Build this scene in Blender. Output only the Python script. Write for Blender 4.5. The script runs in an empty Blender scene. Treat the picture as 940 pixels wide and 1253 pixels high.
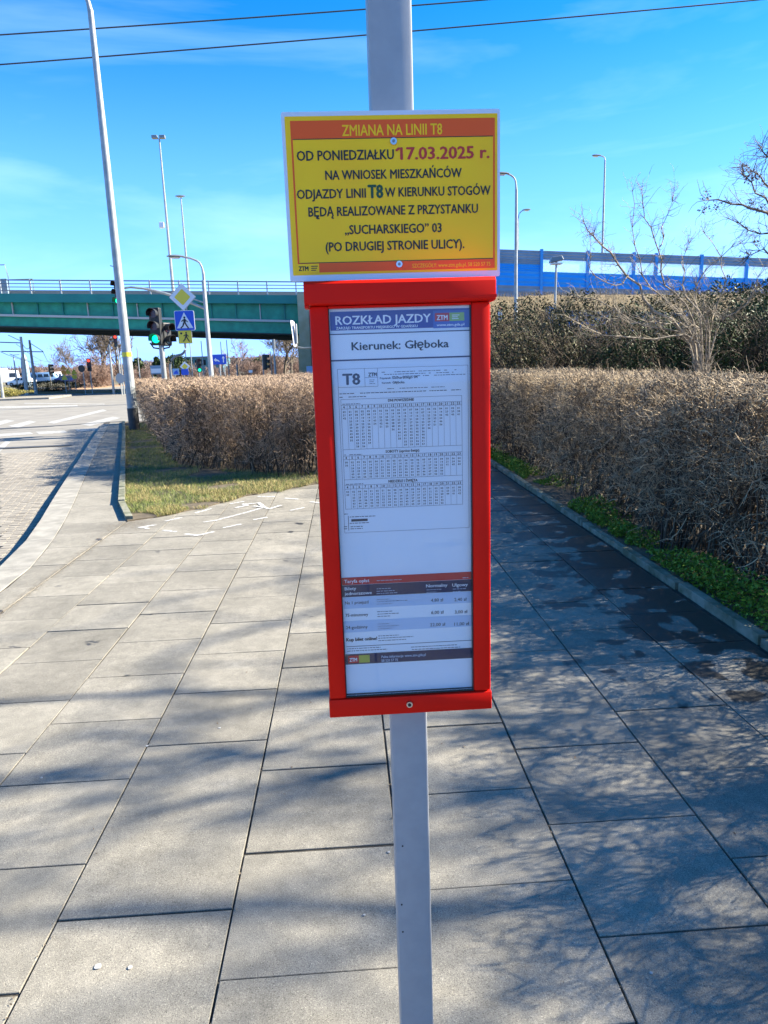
import bpy, bmesh, math, random
import numpy as np
from mathutils import Vector, Matrix
random.seed(7); rng = np.random.default_rng(11)
R_ = math.radians
scene = bpy.context.scene
col = scene.collection

# ------------------------------------------------------------------ camera, world, sun, exposure
FPX = 860.2; W0, H0 = 940.0, 1253.0
PITCH, ROLL, YAW, EYE = 0.20851, -0.03317, -0.050089, 1.6178
def cam_axes():
    cp, sp = math.cos(PITCH), math.sin(PITCH)
    F = Vector((0, cp, -sp)); U = Vector((0, sp, cp)); Rt = Vector((1, 0, 0))
    cr, sr = math.cos(ROLL), math.sin(ROLL)
    R2 = cr*Rt + sr*U; U2 = -sr*Rt + cr*U
    M = Matrix.Rotation(YAW, 3, 'Z')
    return M@R2, M@U2, M@F
CR, CU, CF = cam_axes()
cd = bpy.data.cameras.new('camera'); cam = bpy.data.objects.new('camera', cd); col.objects.link(cam)
m = Matrix.Identity(4)
for i in range(3):
    m[i][0] = CR[i]; m[i][1] = CU[i]; m[i][2] = -CF[i]
m[0][3], m[1][3], m[2][3] = 0, 0, EYE
cam.matrix_world = m
cd.sensor_fit = 'VERTICAL'; cd.sensor_height = 24; cd.sensor_width = 18
cd.lens = FPX/H0*24; cd.clip_start = 0.05; cd.clip_end = 4000
scene.camera = cam
scene.view_settings.view_transform = 'Standard'; scene.view_settings.look = 'None'
scene.view_settings.gamma = 1.0; scene.view_settings.exposure = 1.90

SUN_EL, SUN_AZ = R_(33), R_(8)          # SUN_AZ: angle of the sun's direction from +X towards +Y
w = bpy.data.worlds.new('World'); scene.world = w; w.use_nodes = True
nt = w.node_tree; nt.nodes.clear()
sky = nt.nodes.new('ShaderNodeTexSky'); sky.sky_type = 'NISHITA'; sky.sun_disc = False
sky.sun_elevation = SUN_EL; sky.sun_rotation = R_(90) - SUN_AZ
sky.air_density = 1.0; sky.dust_density = 0.0; sky.ozone_density = 4.0
hsv = nt.nodes.new('ShaderNodeHueSaturation'); hsv.inputs['Saturation'].default_value = 1.38; hsv.inputs['Hue'].default_value = 0.502
nt.links.new(sky.outputs[0], hsv.inputs['Color'])
tc = nt.nodes.new('ShaderNodeTexCoord')
mp = nt.nodes.new('ShaderNodeMapping'); mp.inputs['Scale'].default_value = (1.2, 1.2, 6.0); mp.inputs['Rotation'].default_value = (0.0, 0.25, 0.3)
nz = nt.nodes.new('ShaderNodeTexNoise'); nz.inputs['Scale'].default_value = 1.3; nz.inputs['Detail'].default_value = 6; nz.inputs['Roughness'].default_value = 0.55
nz.inputs['Distortion'].default_value = 0.4
rmp = nt.nodes.new('ShaderNodeValToRGB'); rmp.color_ramp.elements[0].position = 0.50; rmp.color_ramp.elements[1].position = 0.80
rmp.color_ramp.elements[0].color = (0, 0, 0, 1); rmp.color_ramp.elements[1].color = (0.22, 0.22, 0.22, 1)
mix = nt.nodes.new('ShaderNodeMix'); mix.data_type = 'RGBA'; mix.inputs[7].default_value = (6.0, 8.0, 9.6, 1)
nt.links.new(tc.outputs['Generated'], mp.inputs[0]); nt.links.new(mp.outputs[0], nz.inputs['Vector'])
nt.links.new(nz.outputs[0], rmp.inputs[0]); nt.links.new(rmp.outputs[0], mix.inputs[0])
# the air near the horizon: pale cyan all round
sepz = nt.nodes.new('ShaderNodeSeparateXYZ'); nt.links.new(tc.outputs['Generated'], sepz.inputs[0])
hz_ = nt.nodes.new('ShaderNodeMapRange'); hz_.interpolation_type = 'SMOOTHSTEP'; hz_.inputs[1].default_value = -0.05; hz_.inputs[2].default_value = 0.42; hz_.inputs[3].default_value = 0.92; hz_.inputs[4].default_value = 0.0
nt.links.new(sepz.outputs[2], hz_.inputs[0])
mixh = nt.nodes.new('ShaderNodeMix'); mixh.data_type = 'RGBA'; mixh.inputs[7].default_value = (1.40, 3.45, 9.2, 1)
nt.links.new(hz_.outputs[0], mixh.inputs[0]); nt.links.new(hsv.outputs[0], mixh.inputs[6]); nt.links.new(mixh.outputs[2], mix.inputs[6])
bg = nt.nodes.new('ShaderNodeBackground'); bg.inputs[1].default_value = 0.074
wo = nt.nodes.new('ShaderNodeOutputWorld')
nt.links.new(mix.outputs[2], bg.inputs[0]); nt.links.new(bg.outputs[0], wo.inputs[0])

sd = bpy.data.lights.new('sun', 'SUN'); sun = bpy.data.objects.new('sun', sd); col.objects.link(sun)
sd.energy = 5.0; sd.angle = R_(0.55); sd.color = (1.0, 0.91, 0.74)
sdir = Vector((math.cos(SUN_EL)*math.cos(SUN_AZ), math.cos(SUN_EL)*math.sin(SUN_AZ), math.sin(SUN_EL)))
sun.rotation_euler = sdir.to_track_quat('Z', 'Y').to_euler()

# ------------------------------------------------------------------ measuring helpers (pixel of the photo -> point of the place)
def ray(x, y): return CR*((x-W0/2)/FPX) + CU*((H0/2-y)/FPX) + CF
def at(x, y, Y):                              # point seen at pixel (x,y) on the upright plane at depth Y
    d = ray(x, y); q = d*(Y/d.y); return Vector((q.x, q.y, q.z+EYE))
def gp(x, y, z=0.0):                          # point seen at pixel (x,y) on the ground at height z
    d = ray(x, y); t = (z-EYE)/d.z; return Vector((d.x*t, d.y*t, z))

# ------------------------------------------------------------------ materials
MATS = {}
def mat(name, c, rough=0.6, metal=0.0, c2=None, scale=20.0, bump=0.0, bscale=None, rand=0.0, emit=0.0, spec=0.5, detail=4, island=False, lo=0.35, hi=0.65):
    if name in MATS: return MATS[name]
    m = bpy.data.materials.new(name); m.use_nodes = True; n = m.node_tree; b = n.nodes['Principled BSDF']
    b.inputs['Base Color'].default_value = (*c, 1); b.inputs['Roughness'].default_value = rough; b.inputs['Metallic'].default_value = metal
    b.inputs['Specular IOR Level'].default_value = spec
    src = None
    geo = n.nodes.new('ShaderNodeNewGeometry')
    if c2 is not None:
        t = n.nodes.new('ShaderNodeTexNoise'); t.inputs['Scale'].default_value = scale; t.inputs['Detail'].default_value = detail
        n.links.new(geo.outputs['Position'], t.inputs['Vector'])
        r = n.nodes.new('ShaderNodeValToRGB'); r.color_ramp.elements[0].position = lo; r.color_ramp.elements[1].position = hi
        r.color_ramp.elements[0].color = (*c, 1); r.color_ramp.elements[1].color = (*c2, 1)
        if island: n.links.new(geo.outputs['Random Per Island'], r.inputs[0]); r.color_ramp.elements[0].position = (.10 if 'far' not in name else 0) if 'twig' in name else 0; r.color_ramp.elements[1].position = 1
        else: n.links.new(t.outputs[0], r.inputs[0])
        src = r.outputs[0]
    if rand:
        oi = n.nodes.new('ShaderNodeObjectInfo'); h = n.nodes.new('ShaderNodeHueSaturation')
        mr = n.nodes.new('ShaderNodeMapRange'); mr.inputs[3].default_value = 1-rand; mr.inputs[4].default_value = 1+rand
        n.links.new(oi.outputs['Random'], mr.inputs[0]); n.links.new(mr.outputs[0], h.inputs['Value'])
        if src: n.links.new(src, h.inputs['Color'])
        else: h.inputs['Color'].default_value = (*c, 1)
        src = h.outputs[0]
    if src: n.links.new(src, b.inputs['Base Color'])
    if bump:
        t2 = n.nodes.new('ShaderNodeTexNoise'); t2.inputs['Scale'].default_value = bscale or scale; t2.inputs['Detail'].default_value = 5
        n.links.new(geo.outputs['Position'], t2.inputs['Vector'])
        bp = n.nodes.new('ShaderNodeBump'); bp.inputs['Strength'].default_value = bump; bp.inputs['Distance'].default_value = 0.01
        n.links.new(t2.outputs[0], bp.inputs['Height']); n.links.new(bp.outputs[0], b.inputs['Normal'])
    if emit:
        b.inputs['Emission Color'].default_value = (*c, 1); b.inputs['Emission Strength'].default_value = emit
    MATS[name] = m; return m

def slab_material():
    m = bpy.data.materials.new('concrete_slab'); m.use_nodes = True; n = m.node_tree; L = n.links; b = n.nodes['Principled BSDF']
    N = n.nodes.new
    geo = N('ShaderNodeNewGeometry'); oi = N('ShaderNodeObjectInfo')
    def noise(s, d=5, r=0.6):
        t = N('ShaderNodeTexNoise'); t.inputs['Scale'].default_value = s; t.inputs['Detail'].default_value = d; t.inputs['Roughness'].default_value = r
        L.new(geo.outputs['Position'], t.inputs['Vector']); return t
    big = noise(2.2, 6, .6); mid = noise(14, 6, .7); fine = noise(300, 3, .85)
    r1 = N('ShaderNodeValToRGB'); r1.color_ramp.elements[0].position = .3; r1.color_ramp.elements[1].position = .7
    r1.color_ramp.elements[0].color = (.180, .168, .140, 1); r1.color_ramp.elements[1].color = (.272, .253, .212, 1)
    L.new(big.outputs[0], r1.inputs[0])
    r2 = N('ShaderNodeValToRGB'); r2.color_ramp.elements[0].position = .35; r2.color_ramp.elements[1].position = .7
    r2.color_ramp.elements[0].color = (.80, .80, .80, 1); r2.color_ramp.elements[1].color = (1.1, 1.1, 1.1, 1)
    L.new(mid.outputs[0], r2.inputs[0])
    mu = N('ShaderNodeMix'); mu.data_type = 'RGBA'; mu.blend_type = 'MULTIPLY'; mu.inputs[0].default_value = 1
    L.new(r1.outputs[0], mu.inputs[6]); L.new(r2.outputs[0], mu.inputs[7])
    # aggregate: dark and light grains
    r3 = N('ShaderNodeValToRGB'); e = r3.color_ramp.elements
    e[0].position = .36; e[0].color = (.22, .22, .23, 1); e[1].position = .45; e[1].color = (1, 1, 1, 1)
    e2 = e.new(.58); e2.color = (1, 1, 1, 1); e3 = e.new(.70); e3.color = (2.5, 2.5, 2.4, 1)
    L.new(fine.outputs[0], r3.inputs[0])
    mu2 = N('ShaderNodeMix'); mu2.data_type = 'RGBA'; mu2.blend_type = 'MULTIPLY'; mu2.inputs[0].default_value = 1
    L.new(mu.outputs[2], mu2.inputs[6]); L.new(r3.outputs[0], mu2.inputs[7])
    hv = N('ShaderNodeHueSaturation'); mr = N('ShaderNodeMapRange'); mr.inputs[3].default_value = .84; mr.inputs[4].default_value = 1.10
    L.new(oi.outputs['Random'], mr.inputs[0]); L.new(mr.outputs[0], hv.inputs['Value']); L.new(mu2.outputs[2], hv.inputs['Color'])
    # damp patches along the right edging stones (their own shape, in place coordinates)
    sep = N('ShaderNodeSeparateXYZ'); L.new(geo.outputs['Position'], sep.inputs[0])
    def ma(op, a, b2=None, c=None):
        q = N('ShaderNodeMath'); q.operation = op
        for k, v in enumerate((a, b2, c)):
            if v is None: continue
            if isinstance(v, (int, float)): q.inputs[k].default_value = v
            else: L.new(v, q.inputs[k])
        return q.outputs[0]
    wx = N('ShaderNodeMapRange'); wx.inputs[1].default_value = .95; wx.inputs[2].default_value = 2.15; wx.inputs[3].default_value = -.15; wx.inputs[4].default_value = .165
    L.new(sep.outputs[0], wx.inputs[0])
    wy = N('ShaderNodeMapRange'); wy.inputs[1].default_value = 2.4; wy.inputs[2].default_value = 3.6; wy.inputs[3].default_value = -.25; wy.inputs[4].default_value = 0
    L.new(sep.outputs[1], wy.inputs[0])
    wn = noise(4.2, 4, .5); wn.inputs['Distortion'].default_value = .3
    s = ma('ADD', ma('ADD', wn.outputs[0], wx.outputs[0]), wy.outputs[0])
    wet = N('ShaderNodeMapRange'); wet.inputs[1].default_value = .53; wet.inputs[2].default_value = .57; L.new(s, wet.inputs[0])
    dk = N('ShaderNodeMix'); dk.data_type = 'RGBA'; dk.blend_type = 'MULTIPLY'; dk.inputs[7].default_value = (.19, .185, .185, 1)
    L.new(wet.outputs[0], dk.inputs[0]); L.new(hv.outputs[0], dk.inputs[6]); L.new(dk.outputs[2], b.inputs['Base Color'])
    ro = N('ShaderNodeMapRange'); ro.inputs[3].default_value = .88; ro.inputs[4].default_value = .45; L.new(wet.outputs[0], ro.inputs[0]); L.new(ro.outputs[0], b.inputs['Roughness'])
    bp = N('ShaderNodeBump'); bp.inputs['Strength'].default_value = .35; bp.inputs['Distance'].default_value = .003
    L.new(fine.outputs[0], bp.inputs['Height'])
    bp2 = N('ShaderNodeBump'); bp2.inputs['Strength'].default_value = .25; bp2.inputs['Distance'].default_value = .01
    L.new(mid.outputs[0], bp2.inputs['Height']); L.new(bp.outputs[0], bp2.inputs['Normal']); L.new(bp2.outputs[0], b.inputs['Normal'])
    MATS['concrete_slab'] = m; return m
M_SLAB = slab_material()
M_KERB = mat('kerb_concrete', (.21, .20, .175), .9, c2=(.30, .285, .25), scale=6, bump=.3, bscale=200, rand=.08)
M_MOSSKERB = mat('mossy_kerb', (.10, .11, .065), .9, c2=(.25, .245, .19), scale=9, bump=.4, bscale=120, rand=.1)
M_SAND = mat('joint_sand', (.030, .027, .023), .95, c2=(.11, .095, .072), scale=7, bump=.5, bscale=150, lo=.50, hi=.72)
M_ASPH = mat('asphalt', (.20, .187, .165), .85, c2=(.25, .235, .205), scale=1.3, bump=.35, bscale=250)
M_STRIP = mat('dark_strip', (.05, .05, .05), .6)
M_BLOCK = mat('paving_block', (.20, .18, .15), .9, c2=(.27, .245, .205), scale=5, rand=.12, bump=.3, bscale=150)
M_LINE = mat('road_paint', (.42, .42, .40), .7, c2=(.25, .24, .22), scale=12)
M_CHALK = mat('chalk_paint', (.72, .72, .72), .8, c2=(.40, .39, .37), scale=30)
M_SOIL = mat('soil', (.075, .058, .040), .95, c2=(.13, .105, .07), scale=10, bump=.8, bscale=40)
M_GROUND = mat('dry_ground', (.13, .12, .065), .95, c2=(.20, .17, .10), scale=.8, bump=.5, bscale=8)
M_EMB = mat('dry_grass_slope', (.13, .095, .045), .95, c2=(.23, .17, .09), scale=.9, bump=.8, bscale=6)
M_GRASS = mat('grass_blade', (.06, .125, .014), .7, c2=(.26, .27, .07), island=True)
M_WEED = mat('weed_leaf', (.04, .10, .008), .55, c2=(.19, .29, .03), island=True, spec=.25)
M_TWIG = mat('hedge_twig', (.035, .022, .014), .75, c2=(.62, .47, .29), island=True)
M_TWIGP = mat('pink_hedge_twig', (.035, .020, .014), .75, c2=(.64, .46, .31), island=True)
M_STEM = mat('hedge_stem', (.03, .020, .013), .85, c2=(.13, .095, .06), island=True)
M_LEAFD = mat('evergreen_leaf', (.014, .034, .010), .6, c2=(.060, .095, .026), island=True, spec=.25)
M_LEAFB = mat('brown_bush_leaf', (.024, .030, .010), .65, c2=(.105, .095, .036), island=True, spec=.25)
M_DEAD = mat('dead_leaf', (.08, .05, .03), .7, c2=(.17, .11, .06), island=True)
M_BARK = mat('pale_bark', (.13, .105, .075), .8, c2=(.36, .30, .22), scale=15, bump=.4)
M_BARKD = mat('grey_brown_bark', (.095, .075, .055), .85, c2=(.19, .155, .115), scale=8, bump=.4)
M_FARTWIG = mat('far_twigs', (.17, .11, .085), .8, c2=(.36, .25, .20), island=True)
M_WOOD = mat('far_wood', (.085, .06, .055), .9, c2=(.17, .115, .09), scale=.12, detail=8, bump=.6, bscale=1)
M_GALV = mat('galvanised_steel', (.27, .29, .29), .5, metal=.3, c2=(.36, .38, .38), scale=4)
M_PAINTPOLE = mat('grey_painted_steel', (.33, .345, .365), .42, c2=(.305, .32, .34), scale=40, spec=.5)
M_DARK = mat('dark_sleeve', (.03, .032, .035), .6)
M_RED = mat('red_powder_coat', (.80, .012, .004), .5, c2=(.74, .010, .004), scale=6, spec=.12)
M_REDSIGN = mat('red_print', (.85, .10, .006), .3, spec=.3)
M_YEL = mat('yellow_print', (.97, .585, .0), .3, c2=(.95, .53, .0), scale=9, spec=.3)
M_LAM = mat('laminate_border', (.62, .66, .74), .2, spec=.6)
M_WHITE = mat('white_paper', (.90, .92, .94), .5)
M_SHEET = mat('sheet_paper', (.84, .88, .93), .5)
M_TINT = mat('tinted_print', (.52, .64, .80), .5)
M_BLACK = mat('black_print', (.012, .012, .014), .5)
M_GREY = mat('grey_print', (.05, .055, .075), .5)
M_HBLUE = mat('blue_header_print', (.020, .045, .30), .45)
M_HBLUE2 = mat('lighter_blue_print', (.05, .12, .46), .45)
M_NAVY = mat('navy_print', (.018, .022, .075), .45)
M_TRED = mat('tariff_red_print', (.55, .012, .02), .45)
M_LGREEN = mat('green_logo_print', (.30, .50, .10), .45)
M_LYEL = mat('olive_logo_print', (.45, .45, .06), .45)
M_DRED = mat('dark_red_lettering', (.50, .02, .008), .4)
M_DGREEN = mat('dark_green_lettering', (.008, .06, .015), .4)
M_SCREW = mat('steel_screw', (.55, .56, .58), .3, metal=1)
M_GASKET = mat('black_gasket', (.01, .01, .012), .6)
M_TEAL = mat('teal_girder_paint', (.0, .20, .135), .5, c2=(.008, .29, .19), scale=1.6, detail=8)
M_TEALD = mat('teal_fascia_paint', (.0, .17, .15), .5, c2=(.003, .20, .17), scale=.8)
M_UNDERSHADE = mat('shaded_underside', (.012, .04, .045), .7)  # girder teal darkened: shade under the deck put into the colour
M_CONC = mat('bridge_concrete', (.36, .33, .20), .9, c2=(.46, .42, .28), scale=1.2)
M_RAIL = mat('railing_steel', (.15, .18, .20), .5, metal=.3)
M_RAILP = mat('railing_post_steel', (.42, .44, .43), .5)
M_PIPE = mat('bridge_pipe', (.42, .42, .40), .5)
M_NBG = mat('noise_panel_grey', (.19, .28, .37), .55, c2=(.25, .34, .43), scale=1)
M_NBB = mat('noise_panel_blue', (.012, .31, .80), .5, c2=(.014, .35, .86), scale=.6)
M_NBP = mat('noise_post_blue', (.03, .30, .72), .45)
M_SBLUE = mat('sign_blue', (.005, .07, .55), .35)
M_SWHITE = mat('sign_white', (.75, .76, .78), .4)
M_SYEL = mat('sign_yellow', (.80, .62, .04), .4)
M_SORANGE = mat('sign_orange', (.85, .30, .02), .4)
M_SRED = mat('sign_red', (.6, .02, .02), .4)
M_SBACK = mat('sign_back_grey', (.32, .34, .35), .5, metal=.3)
M_SIG = mat('signal_housing', (.016, .018, .020), .55)
M_LENSR = mat('unlit_lens', (.07, .018, .018), .2)
M_LENSG = mat('green_signal_light', (.0, 1.0, .42), .3, emit=.6)
M_LENSRL = mat('red_signal_light', (1.0, .05, .02), .3, emit=.7)
M_LENSD = mat('dark_lens', (.03, .05, .05), .15)
M_WIRE = mat('cable', (.03, .04, .05), .6)
M_LAMPH = mat('lamp_head_grey', (.20, .22, .23), .4, metal=.3)
M_GLASSLAMP = mat('lamp_glass', (.6, .6, .55), .2)
M_CARW = mat('white_car_paint', (.75, .76, .78), .25)
M_CARB = mat('light_blue_van_paint', (.22, .38, .60), .3)
M_CARD = mat('dark_blue_car_paint', (.01, .02, .10), .25)
M_WIN = mat('car_window', (.02, .03, .04), .08)
M_TYRE = mat('tyre', (.015, .015, .015), .8)
M_GUM = mat('gum_spot', (.42, .42, .41), .8, c2=(.32, .32, .31), scale=200)
M_GLTEAL = mat('teal_facade', (.05, .16, .20), .5, c2=(.07, .2, .25), scale=.5)

def glass_mat(name, rough=.03, tint=(1, 1, 1), f=.16):
    m = bpy.data.materials.new(name); m.use_nodes = True; n = m.node_tree; n.nodes.clear()
    tr = n.nodes.new('ShaderNodeBsdfTransparent'); tr.inputs[0].default_value = (*tint, 1)
    gl = n.nodes.new('ShaderNodeBsdfGlossy'); gl.inputs['Roughness'].default_value = rough
    fr = n.nodes.new('ShaderNodeFresnel'); fr.inputs[0].default_value = 1.5
    ad = n.nodes.new('ShaderNodeMath'); ad.operation = 'MULTIPLY'; ad.inputs[1].default_value = f/.04*.6
    ms = n.nodes.new('ShaderNodeMixShader'); o = n.nodes.new('ShaderNodeOutputMaterial')
    n.links.new(fr.outputs[0], ad.inputs[0]); n.links.new(ad.outputs[0], ms.inputs[0])
    n.links.new(tr.outputs[0], ms.inputs[1]); n.links.new(gl.outputs[0], ms.inputs[2]); n.links.new(ms.outputs[0], o.inputs[0])
    MATS[name] = m; return m
M_GLASS = glass_mat('case_glass', .02, (.96, .98, 1), .04)
M_PANE = glass_mat('barrier_pane', .1, (.80, .90, .93), .10)
def frost():
    m = M_PANE; n = m.node_tree; o = [x for x in n.nodes if x.type == 'OUTPUT_MATERIAL'][0]; prev = o.inputs[0].links[0].from_socket
    d = n.nodes.new('ShaderNodeBsdfDiffuse'); d.inputs[0].default_value = (.78, .82, .86, 1); t = n.nodes.new('ShaderNodeBsdfTranslucent'); t.inputs[0].default_value = (.78, .82, .86, 1)
    a = n.nodes.new('ShaderNodeAddShader'); x = n.nodes.new('ShaderNodeMixShader'); x.inputs[0].default_value = .35
    n.links.new(d.outputs[0], a.inputs[0]); n.links.new(t.outputs[0], a.inputs[1]); n.links.new(prev, x.inputs[1]); n.links.new(a.outputs[0], x.inputs[2]); n.links.new(x.outputs[0], o.inputs[0])
frost()

def worn_chalk():
    m = M_CHALK; n = m.node_tree; b = n.nodes['Principled BSDF']; g_ = n.nodes.new('ShaderNodeNewGeometry'); t = n.nodes.new('ShaderNodeTexNoise'); t.inputs['Scale'].default_value = 45; t.inputs['Detail'].default_value = 6
    r = n.nodes.new('ShaderNodeMapRange'); r.inputs[1].default_value = .34; r.inputs[2].default_value = .50; r.inputs[3].default_value = .15; r.inputs[4].default_value = .92
    n.links.new(g_.outputs['Position'], t.inputs['Vector']); n.links.new(t.outputs[0], r.inputs[0]); n.links.new(r.outputs[0], b.inputs['Alpha'])
worn_chalk()
# ------------------------------------------------------------------ building helpers
ORG = [Vector((0, 0, 0))]
def tag(o, label=None, cat=None, group=None, kind=None):
    if label: o['label'] = label
    if cat: o['category'] = cat
    if group: o['group'] = group
    if kind: o['kind'] = kind
    return o
def thing(name, label, cat, loc=(0, 0, 0), group=None):
    o = bpy.data.objects.new(name, None); col.objects.link(o); o.location = loc; o.empty_display_size = .2
    ORG[0] = Vector(loc); return tag(o, label, cat, group)
def link_mesh(name, me, material, parent=None):
    o = bpy.data.objects.new(name, me); col.objects.link(o)
    if material is not None and len(me.materials) == 0: me.materials.append(material)
    if parent is not None: o.parent = parent
    return o
class MB:
    def __init__(s): s.v = []; s.f = []
    def add(s, vs, fs):
        b = len(s.v); s.v += [tuple(v) for v in vs]; s.f += [tuple(b+i for i in f) for f in fs]; return s
    def box(s, x0, x1, y0, y1, z0, z1):
        return s.add([(x0,y0,z0),(x1,y0,z0),(x1,y1,z0),(x0,y1,z0),(x0,y0,z1),(x1,y0,z1),(x1,y1,z1),(x0,y1,z1)],
                     [(0,3,2,1),(4,5,6,7),(0,1,5,4),(1,2,6,5),(2,3,7,6),(3,0,4,7)])
    def hexa(s, lo, hi):                     # lo, hi: four points each, counter-clockwise from above
        return s.add(list(lo)+list(hi), [(3,2,1,0),(4,5,6,7),(0,1,5,4),(1,2,6,5),(2,3,7,6),(3,0,4,7)])
    def prism(s, poly, z0, z1):              # poly: xy points ccw
        n = len(poly)
        return s.add([(p[0],p[1],z0) for p in poly]+[(p[0],p[1],z1) for p in poly],
            [tuple(range(n-1,-1,-1)), tuple(range(n,2*n))]+[(i,(i+1)%n,n+(i+1)%n,n+i) for i in range(n)])
    def plate(s, poly, y0, y1):              # poly: xz points, a plate standing upright, facing -Y
        n = len(poly)
        return s.add([(p[0],y0,p[1]) for p in poly]+[(p[0],y1,p[1]) for p in poly],
            [tuple(range(n)), tuple(range(2*n-1,n-1,-1))]+[(i,n+i,n+(i+1)%n,(i+1)%n) for i in range(n)])
    def tube(s, pts, rad, n=8, cap=True):
        pts = [Vector(p) for p in pts]
        if not isinstance(rad, (list, tuple)): rad = [rad]*len(pts)
        b = len(s.v); up = Vector((.0123, .0213, 1)).normalized()
        for i, p in enumerate(pts):
            d = (pts[min(i+1, len(pts)-1)]-pts[max(i-1, 0)]).normalized()
            a = d.cross(up if abs(d.dot(up)) < .95 else Vector((1, 0, 0))).normalized(); c = d.cross(a)
            for k in range(n):
                t = 2*math.pi*k/n; s.v.append(tuple(p+(a*math.cos(t)+c*math.sin(t))*rad[i]))
        for i in range(len(pts)-1):
            for k in range(n):
                s.f.append((b+i*n+k, b+i*n+(k+1)%n, b+(i+1)*n+(k+1)%n, b+(i+1)*n+k))
        if cap:
            s.f.append(tuple(b+k for k in range(n-1, -1, -1))); s.f.append(tuple(b+(len(pts)-1)*n+k for k in range(n)))
        return s
    def disc(s, c, r, ax, th, n=20):         # short cylinder centred at c with axis ax
        ax = Vector(ax).normalized(); c = Vector(c); return s.tube([c-ax*th/2, c+ax*th/2], r, n)
    def mesh(s, name='m', off=None, bevel=0):
        off = ORG[0] if off is None else off
        me = bpy.data.meshes.new(name); me.from_pydata([(v[0]-off[0], v[1]-off[1], v[2]-off[2]) for v in s.v], [], s.f); me.update()
        if bevel:
            bm = bmesh.new(); bm.from_mesh(me)
            bmesh.ops.bevel(bm, geom=list(bm.edges), offset=bevel, segments=2, affect='EDGES', profile=.5, clamp_overlap=True); bm.to_mesh(me); bm.free()
        return me
    def build(s, name, material, parent=None, bevel=0, smooth=False, off=None):
        me = s.mesh(name, off, bevel)
        if smooth:
            me.polygons.foreach_set('use_smooth', [True]*len(me.polygons))
            try: me.set_sharp_from_angle(angle=R_(40))
            except Exception: pass
        return link_mesh(name, me, material, parent)
def struct(name, mb, material, parent=None, **k):
    ORG[0] = Vector((0, 0, 0)); o = mb.build(name, material, parent, **k)
    if parent is None: o['kind'] = 'structure'
    return o
def copy_tree(o, parent=None):
    c = o.copy(); col.objects.link(c); c.parent = parent
    for ch in list(o.children): copy_tree(ch, c)
    return c

# numpy meshes -------------------------------------------------------
def np_mesh(name, V, quads=None, tris=None):
    me = bpy.data.meshes.new(name); me.vertices.add(len(V)); me.vertices.foreach_set('co', np.asarray(V, np.float32).ravel())
    parts = []; starts = []; tot = 0
    if quads is not None and len(quads):
        parts.append(quads.ravel()); starts.append(np.arange(len(quads))*4+tot); tot += len(quads)*4
    if tris is not None and len(tris):
        parts.append(tris.ravel()); starts.append(np.arange(len(tris))*3+tot); tot += len(tris)*3
    li = np.concatenate(parts).astype(np.int32); st = np.concatenate(starts).astype(np.int32)
    me.loops.add(len(li)); me.loops.foreach_set('vertex_index', li); me.polygons.add(len(st)); me.polygons.foreach_set('loop_start', st)
    me.update(calc_edges=True); me.validate(); return me
def chain_tubes(P, Rd, sides=3):
    """P: (N,K,3) polylines, Rd: (N,K) radii -> V, quads (each polyline one island)"""
    N, K, _ = P.shape
    D = np.empty_like(P); D[:, 1:-1] = P[:, 2:]-P[:, :-2]; D[:, 0] = P[:, 1]-P[:, 0]; D[:, -1] = P[:, -1]-P[:, -2]
    D /= np.linalg.norm(D, axis=2, keepdims=True)+1e-9
    ref = np.array([.31, .52, .79])[None, None]; A = np.cross(D, np.broadcast_to(ref, D.shape)); A /= np.linalg.norm(A, axis=2, keepdims=True)+1e-9
    B = np.cross(D, A); th = np.arange(sides)*2*np.pi/sides
    V = P[:, :, None, :] + Rd[:, :, None, None]*(A[:, :, None, :]*np.cos(th)[None, None, :, None]+B[:, :, None, :]*np.sin(th)[None, None, :, None])
    idx = np.arange(N*K*sides).reshape(N, K, sides)
    a = idx[:, :-1, :]; b = np.roll(a, -1, axis=2); c = idx[:, 1:, :]; d = np.roll(c, -1, axis=2)
    Q = np.stack([a, b, d, c], axis=-1).reshape(-1, 4); return V.reshape(-1, 3), Q
def unit(v): return v/(np.linalg.norm(v, axis=-1, keepdims=True)+1e-9)
def leaf_quads(C, size, flat=0.0):
    N = len(C); n = unit(rng.normal(size=(N, 3))+np.array([0, 0, flat])); t = unit(np.cross(n, rng.normal(size=(N, 3)))); b = np.cross(n, t)
    s = size[:, None]*rng.uniform(.6, 1.3, (N, 1))
    V = np.stack([C-t*s, C+b*s*.45-n*s*.1, C+t*s, C-b*s*.45-n*s*.1], axis=1); idx = np.arange(N*4).reshape(N, 4); return V.reshape(-1, 3), idx
def merge(parts):
    Vs = []; Qs = []; o = 0
    for V, Q in parts: Vs.append(V); Qs.append(Q+o); o += len(V)
    return np.concatenate(Vs), np.concatenate(Qs)

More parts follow.
